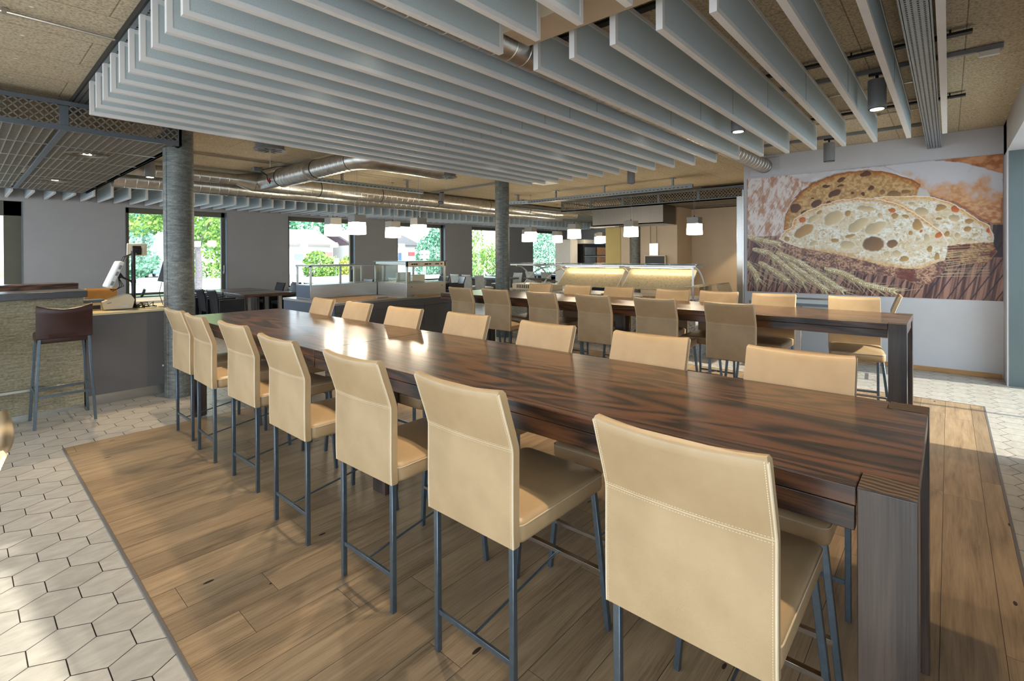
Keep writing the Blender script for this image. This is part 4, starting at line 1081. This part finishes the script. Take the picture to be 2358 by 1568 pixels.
# ================================================================== BREAD PICTURE
MURAL={'left':[(1,-6),(348,-3),(317,79),(254,157),(205,251),(182,369),(173,520),(0,512)],'flour':[(205,0),(601,0),(717,128),(675,112),(542,20),(408,28),(317,79),(275,72)],'back':[(176,470),(188,329),(210,251),(253,167),(307,96),(348,65),(408,37),(476,21),(542,26),(605,46),(657,83),(708,126),(735,162),(736,210),(741,262),(587,296),(398,312),(215,472)],'rimback':[(733,183),(758,213),(770,249),(766,266),(717,268)],'right':[(601,0),(758,-7),(817,11),(875,35),(931,75),(1001,138),(1001,480),(966,478),(930,434),(875,355),(829,299),(770,249),(741,193),(708,126),(657,65)],'topright':[(794,-3),(1001,-2),(1001,138),(931,75),(875,35),(829,13)],'slice2':[(565,239),(631,243),(717,250),(774,262),(829,307),(875,363),(919,433),(956,485),(972,551),(970,599),(963,603),(893,605),(825,620),(797,525),(716,381),(631,283)],'crust2':[(825,620),(893,605),(970,598),(984,664),(963,729),(934,753),(874,737),(829,721),(817,670)],'slice1':[(159,540),(187,470),(221,448),(232,374),(285,319),(358,269),(428,244),(500,234),(587,255),(644,294),(700,353),(757,437),(805,517),(825,594),(825,678),(815,721),(789,738),(741,781),(674,787),(586,758),(518,722),(447,684),(347,654),(274,624),(187,571)],'crust1':[(159,545),(187,571),(274,624),(347,654),(447,684),(518,722),(586,758),(674,787),(741,781),(789,738),(817,704),(827,771),(805,823),(765,893),(741,907),(631,847),(494,815),(347,770),(231,683),(176,601)]}
H1=[(562,598,40.5,55.8,-5,2),(633,596,18.9,34.2,0,2),(274,480,49.5,42.0,-38,1),(403,384,42.5,47.5,-35,0),(504,448,47.5,36.1,-35,0),(569,476,42.8,40.5,-30,0),(537,322,36.0,19.8,8,0),(459,604,30.0,33.2,10,0),(643,385,12.6,22.1,0,1),(678,711,18.9,22.1,-15,1),(768,639,8.8,21.6,0,1),(699,520,8.0,17.0,0,1),(615,676,11.7,23.4,0,0),(650,672,13.5,25.2,0,0),(469,530,20.2,15.2,-15,1),(464,347,14.4,19.0,-25,1),(589,379,11.7,18.0,0,0),(683,399,16.0,14.4,25,1),(633,346,11.2,16.2,0,3),(799,538,11.2,21.2,30,3),(267,384,15.0,24.0,-20,3),(317,381,25.0,24.0,-30,0),(724,569,7.2,13.6,0,0),(724,460,18.0,38.2,0,1),(737,508,5.6,12.6,0,3),(193,543,13.2,24.0,0,1),(316,586,19.8,19.0,-20,0),(408,565,15.0,17.1,-25,1),(791,691,9.6,25.5,0,1),(665,465,7.2,13.6,0,0),(757,557,12.0,31.5,0,0),(343,334,15.0,14.0,-25,1)]
H2=[(741,366,24.0,28.9,10,0),(805,343,15.2,23.8,15,1),(850,360,15.2,23.8,15,3),(848,423,20.0,22.1,25,0),(895,450,13.6,16.0,10,1),(890,501,12.6,18.7,0,1),(956,515,5.6,17.0,0,3),(823,535,9.8,20.4,0,1),(917,544,9.6,14.4,0,0),(799,423,10.4,10.2,0,1),(903,576,7.0,13.6,0,0),(789,474,9.6,14.4,0,0),(859,545,9.6,15.3,0,0),(704,301,16.0,14.4,5,0)]
HB=[(371,124,14.0,13.3,0,2),(432,126,13.0,9.5,-10,2),(408,184,27.5,22.8,-30,2),(235,284,25.0,38.0,-40,2),(438,80,18.0,17.1,-10,2),(555,164,9.0,17.1,0,2),(481,190,7.2,10.8,0,2),(521,205,8.1,16.2,0,2),(330,256,22.5,28.5,-35,2),(598,203,10.8,18.0,0,1),(640,222,22.5,21.6,0,1),(683,211,18.0,17.0,0,1),(312,213,7.0,7.6,0,2),(383,252,10.0,12.0,-20,2),(275,328,15.0,16.0,-30,2),(533,50,22.5,20.9,0,2)]
EARS=[[(-2,512),(61,546),(165,590)],[(31,629),(108,661),(198,793),(274,910)],[(61,744),(130,815),(198,904)],[(148,661),(253,742),(347,858),(446,976)],[(-11,734),(31,817),(55,900)],[(367,789),(446,835),(531,915),(648,962)],[(204,752),(306,879),(377,981)]]
def vnoise(x, y, seed):
    rs = np.random.RandomState(seed); T = rs.rand(256, 256)
    xi = np.floor(x).astype(int); yi = np.floor(y).astype(int); fx = x-xi; fy = y-yi
    fx = fx*fx*(3-2*fx); fy = fy*fy*(3-2*fy)
    a = T[xi % 256, yi % 256]; b = T[(xi+1) % 256, yi % 256]; c = T[xi % 256, (yi+1) % 256]; d = T[(xi+1) % 256, (yi+1) % 256]
    return (a*(1-fx)+b*fx)*(1-fy) + (c*(1-fx)+d*fx)*fy
def fbm(x, y, seed, o=4):
    s = 0; a = .5; n = 0
    for k in range(o): s = s + a*vnoise(x, y, seed+k); n += a; a *= .55; x = x*2.03; y = y*2.03
    return s/n
def make_picture():
    NX, NY = 640, 394
    asp = 3.073/1.89
    u, v = np.meshgrid(np.linspace(0, 1, NX), np.linspace(0, 1, NY))
    X = u*1000*asp/1.0; Yy = v*1000            # square units
    def S(c): return np.array([lin(k) for k in c])
    img = np.zeros((NY, NX, 3))
    def pts(poly): return np.array([(p[0]*asp, p[1]) for p in poly], float)
    wob = (fbm(X/40, Yy/40, 50)-.5)*22; wob2 = (fbm(X/40, Yy/40, 60)-.5)*22
    def sdf(poly, wobble=1.0):
        P = pts(poly); qx = X + wob*wobble; qy = Yy + wob2*wobble
        d = np.full(X.shape, 1e9); ins = np.zeros(X.shape, bool)
        n = len(P)
        for i in range(n):
            a = P[i]; b = P[(i+1) % n]; e = b-a; L2 = (e@e) or 1
            t = np.clip(((qx-a[0])*e[0]+(qy-a[1])*e[1])/L2, 0, 1)
            d = np.minimum(d, np.hypot(qx-a[0]-t*e[0], qy-a[1]-t*e[1]))
            c = ((a[1] > qy) != (b[1] > qy)) & (qx < (b[0]-a[0])*(qy-a[1])/((b[1]-a[1]) or 1e-9)+a[0])
            ins ^= c
        return np.where(ins, -d, d)
    def put(mask, col):
        m = np.clip(mask, 0, 1)[..., None]; img[:] = img*(1-m) + col*m
    def sm(x, a, b): t = np.clip((x-a)/(b-a), 0, 1); return t*t*(3-2*t)
    def two(n, a, b, lo=.3, hi=.7):
        t = sm(n, lo, hi)[..., None]; return S(a)*(1-t) + S(b)*t
    # table boards
    pl = fbm(X/9 + Yy/60, Yy/300, 11); gr = np.abs(((X*1.0 + Yy*.55)/62) % 1 - .5)
    base = two(pl, (78, 50, 48), (170, 126, 108)); img[:] = base
    put(sm(.09-gr, 0, .05)*(v > .6), S((52, 36, 46)))
    put((u > .97)*(v > .48)*(v < .7)*.9, S((40, 32, 40)))
    # floured loaf at left
    n1 = fbm(X/26, Yy/60, 21); n2 = fbm(X/90, Yy/120, 25)
    d = sdf(MURAL['left'], .8); put(sm(-d, -3, 6), two(n1*.45+n2*.3+fbm(X/8+Yy/18, Yy/30, 27)*.25, (190, 146, 118), (232, 222, 218), .38, .56))
    streak = fbm(X/14 + Yy/22, Yy/90, 28); put(sm(streak, .6, .72)*(u < .3)*(v < .5)*.6, S((176, 120, 90)))
    d = sdf(MURAL['flour'], .6); put(sm(-d, -6, 8), two(n2, (206, 202, 206), (226, 224, 228)))
    # big loaf at right
    d = sdf(MURAL['right'], .8); shade = v + (fbm(X/70, Yy/70, 31)-.5)*.35 + .12*(1-u)
    c = two(shade, (208, 206, 212), (212, 158, 112), .14, .30); put(sm(-d, -3, 5), c)
    put(sm(-d, -2, 4)*sm(shade, .24, .38)*.85, two(fbm(X/22, Yy/16, 33), (186, 112, 58), (226, 180, 136)))
    put(sm(-d, 0, 4)*sm(d, -22, -2)*(v > .3), S((150, 84, 44)))
    d = sdf(MURAL['topright'], .6); put(sm(-d, -8, 10), two(fbm(X/40, Yy/30, 35), (170, 98, 48), (212, 150, 100)))
    # half loaf behind
    d = sdf(MURAL['back'], .6); nc = fbm(X/16, Yy/16, 41)
    put(sm(-d, -2, 3), two(nc, (178, 134, 80), (216, 178, 122)))
    put(sm(d, -46, -10)*sm(-d, -2, 3)*(v < .5), two(nc, (172, 104, 44), (206, 146, 72)))
    put(sm(d, -16, -2)*sm(-d, -2, 3)*(v < .45), S((150, 82, 34)))
    put(sm(np.abs(d), 6, 0)*(u < .3)*(v > .2), S((232, 224, 214)))
    d = sdf(MURAL['rimback'], .5); put(sm(-d, -4, 6), S((206, 198, 192)))
    def holes(H, lite, mid, dark, orange, clip):
        cols = [lite, mid, dark, orange]
        for (hu, hv, a, b, t, k) in H:
            cx, cy = hu*asp, hv; a_ = a*asp; b_ = b; th = R(t)
            dx = X + wob*1.1 - cx; dy = Yy + wob2*1.1 - cy
            p = (dx*cos(th) + dy*sin(th))/a_; q = (-dx*sin(th) + dy*cos(th))/b_
            r = np.sqrt(p*p+q*q)
            m = sm(1.14-r, 0, .22)*clip
            put(sm(1.3-r, 0, .25)*clip*.4, S((244, 240, 230)) if lite[0] > 190 else S((196, 164, 120)))
            lightdir = np.clip(.5 + .5*(-p*.4-q*.9), 0, 1)[..., None]
            col = S(cols[k]); put(m, col*(1.12-.5*lightdir))
    def crumb(key, seedn, warm):
        d = sdf(MURAL[key], .7); ins = sm(-d, -2, 2.5)
        n = fbm(X/13, Yy/11, seedn); n3 = fbm(X/60, Yy/50, seedn+5)
        put(ins, two(n, (228, 214, 186), (246, 244, 236)))
        # small pores
        for sc, th in ((11, .68), (19, .70)):
            w_ = fbm(X/sc+3, Yy/sc+7, seedn+9, 2); put(ins*sm(w_, th, th+.07)*.8, S((196, 166, 116)))
        put(ins*sm(n3, .46, .66)*.6, S((220, 194, 150)))
        return d, ins
    d2, i2 = crumb('slice2', 71, 0)
    top2 = sm(d2, -34, -6)*i2*sm(.62-v, 0, .1)
    put(top2*.85, two(fbm(X/12, Yy/12, 75), (226, 150, 60), (236, 190, 110)))
    holes(H2, (216, 190, 146), (190, 144, 84), (150, 100, 56), (216, 110, 44), i2)
    put(sm(np.abs(d2), 5, 0)*(v < .6), S((246, 240, 228)))
    d = sdf(MURAL['crust2'], .8); put(sm(-d, -2, 3), two(fbm(X/10, Yy/9, 81), (120, 70, 44), (196, 148, 100)))
    put(sm(-d, 0, 6)*sm(fbm(X/40, Yy/40, 83), .5, .65), S((104, 48, 34)))
    # wheat ears
    def stroke(a, b, w_, col, al=1.0):
        ax, ay = a; bx, by = b
        x0, x1 = int(max(0, min((min(ax, bx)-w_*3)/(1000*asp)*NX, NX))), int(max(0, min((max(ax, bx)+w_*3)/(1000*asp)*NX+2, NX)))
        y0, y1 = int(max(0, min((min(ay, by)-w_*3)/1000*NY, NY))), int(max(0, min((max(ay, by)+w_*3)/1000*NY+2, NY)))
        if x1 <= x0 or y1 <= y0: return
        xx = X[y0:y1, x0:x1]; yy = Yy[y0:y1, x0:x1]
        ex, ey = bx-ax, by-ay; L2 = ex*ex+ey*ey+1e-6
        t = np.clip(((xx-ax)*ex+(yy-ay)*ey)/L2, 0, 1); dd = np.hypot(xx-ax-t*ex, yy-ay-t*ey)
        ww = w_*(1-.75*t)
        m = (np.clip((ww-dd)/2+.5, 0, 1)*al)[..., None]
        img[y0:y1, x0:x1] = img[y0:y1, x0:x1]*(1-m) + S(col)*m
    rnd = random.Random(11)
    def ear(pth):
        P = [np.array((p[0]*asp, p[1]), float) for p in pth]
        seg = []
        for a, b in zip(P[:-1], P[1:]):
            n = max(3, int(np.hypot(*(b-a))/13))
            for k in range(n): seg.append((a+(b-a)*k/n, (b-a)/np.hypot(*(b-a))))
        for p, d_ in seg:                           # awns
            for s in (-1, 1):
                if rnd.random() < .75:
                    an = math.atan2(d_[1], d_[0]) + s*rnd.uniform(.15, .5); L = rnd.uniform(80, 170)
                    stroke(p, p+np.array((cos(an), sin(an)))*L, 2.2, (216, 198, 160), .85)
        for p, d_ in seg:                           # grains
            nrm = np.array((-d_[1], d_[0]))
            for s in (-1, 1):
                q = p + nrm*s*5; e = q + (d_*.85 + nrm*s*.55)*rnd.uniform(24, 32)
                stroke(q, e, 9.5, (124, 96, 60)); stroke(q-nrm*1.5, e-nrm*1.5, 7, rnd.choice([(222, 204, 160), (240, 228, 194), (206, 184, 138)]))
    for _ in range(70):
        a = (rnd.uniform(-20, 700), rnd.uniform(700, 900)); an = rnd.uniform(.25, .9); L = rnd.uniform(120, 260)
        stroke(a, (a[0]+cos(an)*L, a[1]+sin(an)*L), 2.2, rnd.choice([(188, 168, 130), (150, 128, 92), (210, 192, 156)]), .8)
    for e in EARS: ear(e)
    for _ in range(22):                             # straw in front of the second slice
        y = rnd.uniform(640, 860); stroke((1240+rnd.uniform(-60, 40), y+rnd.uniform(-10, 20)), (1560, y-rnd.uniform(10, 60)), 2.4, (206, 186, 146), .85)
    # front slice
    d = sdf(MURAL['crust1'], .8); put(sm(-d, -2, 3), two(fbm(X/9, Yy/8, 91), (118, 76, 64), (204, 160, 130)))
    put(sm(-d, 0, 5)*sm(fbm(X/50, Yy/36, 93), .56, .66)*.7, S((84, 52, 52)))
    put(sm(-d, 0, 5)*sm(np.hypot((X-1105), (Yy-845)*.6), 70, 40)*.8, S((110, 46, 34)))
    d1, i1 = crumb('slice1', 101, 0)
    topc = sm(d1, -30, -6)*i1*sm(.58-v, 0, .12)*sm(u, .05, .12)
    put(topc*.85, two(fbm(X/11, Yy/11, 105), (206, 128, 44), (238, 190, 104)))
    lowc = sm(d1, -40, -8)*i1*sm(v-.52-(.2*u), 0, .06)
    put(lowc*.8, two(fbm(X/14, Yy/12, 107), (204, 146, 70), (232, 196, 136)))
    holes(H1, (222, 198, 156), (192, 152, 92), (142, 104, 66), (214, 116, 50), i1)
    put(sm(np.abs(d1), 5, 0)*(v < .62), S((248, 242, 230)))
    holes(HB, (190, 150, 96), (156, 112, 64), (104, 62, 34), (160, 90, 40), sm(-sdf(MURAL['back'], .6), -2, 3)*(d1 > 2)*(d2 > 2))
    img[:] = np.clip(img, 0, 1)
    # flat printed sheet: a fine grid, one corner colour per vertex, plus a thin backing board
    y = 2.553 - u.ravel()*3.073; z = 2.89 - v.ravel()*1.89
    vs = np.stack([np.zeros_like(y), y, z], 1)
    idx = np.arange(NX*NY).reshape(NY, NX)
    q = np.stack([idx[:-1,:-1], idx[:-1,1:], idx[1:,1:], idx[1:,:-1]], -1).reshape(-1, 4)
    me = bpy.data.meshes.new('print'); me.vertices.add(len(vs)); me.vertices.foreach_set('co', vs.ravel())
    me.loops.add(q.size); me.loops.foreach_set('vertex_index', q.ravel()[::1]); me.polygons.add(len(q))
    me.polygons.foreach_set('loop_start', np.arange(0, q.size, 4)); me.update(calc_edges=True)
    ca = me.color_attributes.new('print', 'FLOAT_COLOR', 'POINT')
    ca.data.foreach_set('color', np.concatenate([img.reshape(-1, 3), np.ones((NX*NY, 1))], 1).astype(np.float32).ravel())
    m = NT('bread_print'); m.set(m.attr('print')['Color'], .35, 0, .4)
    me.materials.append(m.mat)
    t = thing('bread_picture', 'huge wall picture of sliced bread and wheat ears on the right wall', 'picture', (8.9, 0, 0))
    b = MB(); b.box(-.012, -.0005, -.52, 2.553, 1.0, 2.89); b.build('backing_board', M['white_plastic'], t)
    o = bpy.data.objects.new('print', me); COL.objects.link(o); o.parent = t; o.location = (-.0128, 0, 0)
make_picture()

# ================================================================== DINING AREA BY THE WINDOWS
def dining_table(label, loc, w, d, mat, top=.78):
    t = thing('dining_table', label, 'table', loc, 0, 'dining tables by the windows')
    m = MB(); m.box(-w/2, w/2, -d/2, d/2, top-.07, top); m.build('tabletop', mat, t, bevel=.004)
    for sx in (-1, 1):
        for sy in (-1, 1):
            m = MB(); x, y = sx*(w/2-.2), sy*(d/2-.25); m.box(x-.035, x+.035, y-.035, y+.035, 0, top-.07); m.build('leg', M['steel'], t)
    return t
dining_table('dark square dining table left of the buffet, nearer half', (4.8, 12.4, 0), 1.1, 1.25, M['wood_x'])
dining_table('dark square dining table left of the buffet, half by the window', (4.8, 13.72, 0), 1.1, 1.25, M['wood_x'])
dining_table('dark dining table behind the left glass display', (7.4, 13.2, 0), 1.0, 1.6, M['wood_x'])
dining_table('pale topped dining table under the fourth window', (14.0, 13.4, 0), .9, 1.9, M['table_blue'])
dining_table('pale topped dining table behind the heated display', (10.4, 13.2, 0), .9, 1.5, M['table_blue'])
dining_table('pale topped dining table under the fifth window', (17.6, 13.2, 0), .9, 1.8, M['table_blue'])
GA = 'armchairs at the dark dining table'
LC = lounge_chair('armchair', 'black leather armchair at the dark table, nearest on its left side', (3.98, 12.0, 0), 0, M['leather_black'], GA, .5, .92, .5, True, M['leather_black'])
dup(LC, (3.93, 12.62, 0), 0, 'black leather armchair at the dark table, middle one on its left side')
dup(LC, (3.88, 13.25, 0), 0, 'black leather armchair at the dark table, farthest on its left side beside the column')
dup(LC, (5.62, 13.75, 0), R(180), 'black leather armchair right of the dark table, the left one against the wall')
dup(LC, (5.66, 12.95, 0), R(180), 'black leather armchair right of the dark table, the middle one')
dup(LC, (5.72, 12.1, 0), R(180), 'black leather armchair right of the dark table, beside the buffet')
dup(LC, (2.5, 13.6, 0), R(169), 'small dark chair back seen under the first window beside the till pole')
for i, (x, y, a, l) in enumerate(((6.6, 13.6, 0, 'leftmost dark chair back behind the left display'), (6.6, 12.9, 0, 'second dark chair back behind the left display'), (8.2, 13.5, 180, 'third dark chair back behind the left display'))):
    dup(LC, (x, y, 0), R(a), l, 'dark chairs behind the left display')
dup(LC, (11.1, 13.3, 0), R(180), 'black armchair just left of the white chairs, nearer one', 'black armchairs by the third window')
dup(LC, (11.15, 12.5, 0), R(160), 'black armchair behind the right post of the heated display', 'black armchairs by the third window')
GW = 'pale dining chairs by the windows'
WC = lounge_chair('dining_chair', 'pale leather dining chair left of three by the fourth window', (12.86, 14.05, 0), 0, M['leather_pale'], GW, .46, .93, .5)
dup(WC, (12.82, 13.36, 0), 0, 'pale leather dining chair in the middle of three by the fourth window')
dup(WC, (12.8, 12.68, 0), 0, 'pale leather dining chair right of three by the fourth window')
dup(WC, (9.7, 13.5, 0), 0, 'pale chair behind the buffet, the left one below the wall pier')
dup(WC, (9.75, 12.8, 0), 0, 'pale chair behind the buffet, the right one below the wall pier')
dup(WC, (14.85, 13.9, 0), R(180), 'brownish chair back under the fourth window, the left one').__setitem__('label', 'chair back facing us under the fourth window, the left one')
dup(WC, (14.85, 13.1, 0), R(180), 'chair back facing us under the fourth window, beside the column')
dup(WC, (16.8, 13.6, 0), 0, 'pale chair right of the second column, farther one')
dup(WC, (16.7, 12.7, 0), R(8), 'pale chair right of the second column, nearer one')
dup(LC, (18.5, 13.6, 0), R(180), 'dark chair under the fifth window, left', 'dark chairs under the fifth window').__setitem__('label', 'dark chair under the fifth window, the left one')
dup(LC, (18.5, 12.7, 0), R(180), 'dark chair under the fifth window, the right one', 'dark chairs under the fifth window')
t = thing('potted_plant', 'small potted plant on the table under the fifth window', 'plant', (17.7, 13.0, .78))
m = MB(); m.lathe([(.05, 0), (.07, .1), (.07, .11)], n=16); m.build('pot', M['white_plastic'], t, smooth=True)
def leaves(n, blobs, size, seed, flat=.6):
    rnd = random.Random(seed); m = MB(); tone = []
    tot = sum(b[3]*b[4]*b[5] for b in blobs)
    for (cx, cy, cz, rx, ry, rz) in blobs:
        k = max(8, int(n*rx*ry*rz/tot))
        for _ in range(k):
            while True:
                a = Vector((rnd.uniform(-1,1), rnd.uniform(-1,1), rnd.uniform(-1,1)))
                if .25 < a.length < 1: break
            a *= (a.length**-.45)
            if a.length > 1.08: a *= 1.08/a.length
            p = Vector((cx+a.x*rx, cy+a.y*ry, cz+a.z*rz)); s = size*rnd.uniform(.6, 1.3)
            d = Vector((rnd.gauss(0,1), rnd.gauss(0,1), rnd.gauss(0,1))).normalized(); e = d.orthogonal().normalized(); f = d.cross(e)
            m.add([p - e*s, p + f*s*.45, p + e*s, p - f*s*.45], [(0,1,2,3)]); tone.append(rnd.random())
    return m, tone
def foliage(parent, n, blobs, size, seed, mat):
    m, tone = leaves(n, blobs, size, seed); o = m.build('foliage', M[mat], parent, recalc=False); face_attr(o, tone); return o
foliage(t, 60, [(0, 0, .2, .1, .1, .1)], .035, 1, 'leaf')

# ================================================================== OUTSIDE THE WINDOWS
m = MB(); m.box(-60, 160, 15.4, 190, -.5, -.25); o = m.build('street', M['asphalt']); o['kind'] = 'structure'
m = MB(); m.box(-40, 60, -60, -1.3, -.4, -.1); m.box(-40, -3.4, -1.3, 60, -.4, -.1); o = m.build('terrace', M['asphalt']); o['kind'] = 'structure'
def lawn(label, x0, x1, y0, y1):
    m = MB(); m.box(x0, x1, y0, y1, -.25, -.2); tag(m.build('lawn', M['grass']), label, 'lawn', None, 'stuff')
lawn('grass strip outside the first windows along the building', -20, 24, 26, 31); lawn('grass verge beyond the road with the hedges', -10, 110, 74, 112)
def tree(name, label, loc, trunk, blobs, n, size, seed, mat='leaf', cat='tree', group=None):
    t = thing(name, label, cat, loc, 0, group)
    if trunk:
        h, r = trunk; m = MB(); m.tube([(0,0,0), (.05,0,h*.5), (0,.05,h)], [r*1.15, r, r*.8], 10)
        for a in (40, 160, 280): m.tube([(0,0,h*.8), (cos(R(a))*.9, sin(R(a))*.9, h+.9)], [r*.5, r*.2], 6)
        m.build('trunk', M['bark'], t, smooth=True)
    foliage(t, n, blobs, size, seed, mat); return t
tree('street_tree', 'street tree with slim trunk seen right of the column in the first window', (6.9, 24.2, -.2), (2.6, .13), [(0, 0, 3.6, 1.9, 1.6, 1.1), (-2.2, .5, 3.7, 1.6, 1.4, 1.0), (.8, .2, 3.0, 1.0, 1.0, .6)], 2600, .13, 3)
tree('conifer', 'blue green conifer in the left half of the first window', (7.4, 42, -.2), (2, .2), [(0, 0, 1.6, 2.2, 2, 1.3), (0, 0, 3.2, 1.9, 1.8, 1.4), (0, 0, 5.0, 1.4, 1.4, 1.4), (0, 0, 6.6, .9, .9, 1.4)], 3000, .22, 4, 'leaf_blue')
tree('hedge', 'tall green hedge in the right half of the first window', (15.5, 50, -.25), None, [(0, 0, 1.8, 3.2, 1, 2.0), (2.5, 0, 2.4, 2.5, 1.2, 2.4)], 2600, .22, 5, 'leaf', 'hedge')
tree('street_tree', 'background tree behind the parked cars', (11.5, 66, -.25), (4, .3), [(0, 0, 6.2, 3.4, 3, 2.4), (2.5, 0, 7.5, 3, 3, 2.4)], 2400, .34, 6, 'leaf_blue')
tree('shrub', 'round green shrub at the left of the second window', (22.8, 45, -.25), None, [(0, 0, 1.0, 1.4, 1.1, 1.5), (1.4, 0, .8, 1.1, .9, 1.0)], 2200, .17, 8, 'leaf', 'shrub')
tree('shrub', 'yellowish shrub in the middle of the second window', (26.6, 47, -.25), None, [(0, 0, .6, 1.3, .9, .9)], 1100, .17, 9, 'leaf_yellow', 'shrub')
tree('hedge', 'green hedge in the right of the second window', (29.6, 49.5, -.25), None, [(0, 0, .9, 2.2, 1, 1.2)], 1600, .17, 10, 'leaf', 'hedge')
tree('wooded_hill', 'wooded hill with many trees above the house roof', (48, 120, -.25), None, [(0, 0, 3, 9, 4, 3.4), (14, 0, 3, 10, 4, 3.4), (0, 0, 8, 8, 4, 5.5), (11, 0, 7, 8, 4, 5), (22, 0, 8, 9, 4, 6), (-9, 0, 8, 6, 4, 5)], 3600, .8, 12, 'leaf_blue', 'trees')
tree('street_tree', 'dark green tree filling the third window', (33.5, 40, -.25), (1, .25), [(0, 0, 2.2, 2.6, 2, 2.2), (1, 0, 4.0, 2.0, 1.6, 1.5), (-1.4, 0, 1.0, 1.6, 1.4, 1.2)], 3400, .18, 13, 'leaf_blue')
tree('shrub', 'leafy bush filling the lower fourth window', (21.0, 20.5, -.25), None, [(0, 0, 1.1, 1.9, 1.2, 1.2), (1.4, .4, 1.7, 1.4, 1, 1.1), (-1.2, .6, 1.9, .6, .6, 1.9)], 3400, .1, 14, 'leaf', 'shrub')
tree('conifer', 'narrow conifer at the left of the fourth window', (23.6, 24.5, -.25), None, [(0, 0, 2.2, .8, .8, 2.6)], 900, .13, 15, 'leaf', 'tree')
tree('shrub', 'dense bright green bush filling the fifth window', (28.5, 21, -.25), None, [(0, 0, 1.8, 2.4, 1.2, 2.2), (-1.2, 0, 2.8, 1.5, 1, 1.4)], 3600, .1, 16, 'leaf_blue', 'shrub')
def house(name, label, loc, W, D, hw, hr, seed):
    t = thing(name, label, 'house', loc)
    m = MB(); m.box(0, W, 0, D, 0, hw); m.build('wall', M['house_white'], t)
    ov = .5
    m = MB(); 
    for s in (0, 1):
        y0 = -ov if s == 0 else D+ov
        m.add([(-ov, y0, hw-.1), (W+ov, y0, hw-.1), (W+ov, D/2, hr), (-ov, D/2, hr), (-ov, y0, hw+.1), (W+ov, y0, hw+.1), (W+ov, D/2, hr+.2), (-ov, D/2, hr+.2)], [(0,1,2,3),(4,7,6,5),(0,4,5,1),(1,5,6,2),(2,6,7,3),(3,7,4,0)])
    m.build('roof', M['roof_tile'], t)
    m = MB(); m.prism([(0, hw), (D, hw), (D/2, hr)], 'x', -.02, .15); m.prism([(0, hw), (D, hw), (D/2, hr)], 'x', W-.15, W+.02); m.build('gable', M['gable'], t)
    m = MB(); m.box(W*.45, W*.45+.7, D*.45, D*.55, hr-.3, hr+.9); m.build('chimney', M['house_white'], t)
    for x, z0, z1, mt_ in ((W*.35, 1.5, 2.2, 'shutter_blue'), (W*.62, 1.0, 2.3, 'shutter_blue'), (W*.85, 1.9, 2.4, 'awning_red')):
        m = MB(); m.box(x, x+1.0, -.06, .0, z0, z1); m.build('window_shutter', M[mt_], t)
    return t
house('house', 'white bungalow with brown gable and tiled roof in the second window', (22.3, 54, -.25), 7.0, 10, 3.2, 5.0, 1)
house('house', 'second bungalow roof at the right edge of the second window', (30.9, 52, -.25), 9, 10, 3.2, 5.0, 2)
house('house', 'tall white house with blue window in the fourth window', (38.5, 42, -.25), 8, 8, 7.5, 10, 3)
def car(label, loc, mat, rz):
    t = thing('car', label, 'car', loc, rz, 'parked cars across the street')
    m = MB(); m.prism([(-2.1, .35), (2.1, .35), (2.15, .75), (1.9, .95), (1.1, 1.0), (.5, 1.48), (-1.2, 1.5), (-1.9, 1.0), (-2.15, .8)], 'y', -.85, .85); m.build('body', mat, t, bevel=.08, seg=3)
    m = MB(); m.prism([(.95, 1.02), (.48, 1.4), (-1.15, 1.42), (-1.7, 1.02)], 'y', -.86, .86); m.build('side_window', M['screen'], t)
    m = MB(); m.add([(-1.28, -.7, 1.42), (-1.28, .7, 1.42), (-1.86, .75, 1.03), (-1.86, -.75, 1.03)], [(0,1,2,3)]); m.build('rear_window', M['screen'], t)
    for x in (-1.3, 1.35):
        for y in (-.8, .8):
            m = MB(); m.tube([(x, y-.1, .33), (x, y+.1, .33)], .33, 18); m.build('wheel', M['black_plastic'], t)
    for y in (-.68, .68):
        m = MB(); m.box(-2.14, -2.0, y-.12, y+.12, .8, 1.0); m.build('tail_light', M['red'], t, bevel=.02)
    m = MB(); m.box(-2.17, -2.1, -.28, .28, .58, .7); m.build('number_plate', M['sign_white'], t)
    return t
car('silver hatchback parked across the street, left in the first window', (10.6, 57, -.25), M['car_silver'], R(70))
car('greenish car parked across the street, beside the silver one', (13.2, 57.5, -.25), M['car_blue'], R(65))
t = thing('direction_sign', 'white post with two left pointing arrow signs in the third window', 'sign', (18.95, 24.0, -.25))
m = MB(); m.tube([(.0, 0, 0), (.0, 0, 2.25)], .03, 10); m.tube([(.12, 0, 0), (.12, 0, 2.25)], .03, 10); m.build('post', M['sign_white'], t)
for z in (1.72, 2.0):
    m = MB(); m.prism([(-.42, z+.11), (-.25, z), (.4, z), (.4, z+.22), (-.25, z+.22)], 'y', -.05, -.03); m.build('arrow_board', M['sign_white'], t)
t = thing('traffic_sign', 'small round no stopping sign on a post in the second window', 'sign', (24.2, 44, -.25))
m = MB(); m.tube([(0,0,0), (0,0,2.0)], .04, 8); m.build('post', M['steel'], t)
m = MB(); m.box(-.25, .25, -.03, 0, 1.0, 1.7); m.build('lower_plate', M['sign_white'], t)
m = MB(); m.tube([(0,-.04,1.5), (0,-.06,1.5)], .2, 20); m.build('disc', M['awning_red'], t); m = MB(); m.tube([(0,-.061,1.5), (0,-.065,1.5)], .14, 20); m.build('disc_face', M['shutter_blue'], t)
t = thing('street_lamp', 'slim white street lamp post in the third window', 'street lamp', (25.2, 38, -.25))
m = MB(); m.tube([(0,0,0), (0,0,5.2), (.3,0,5.5)], .05, 8); m.build('post', M['sign_white'], t)
m = MB(); m.box(.2, .7, -.1, .1, 5.45, 5.55); m.build('lamp_head', M['grey_metal'], t)
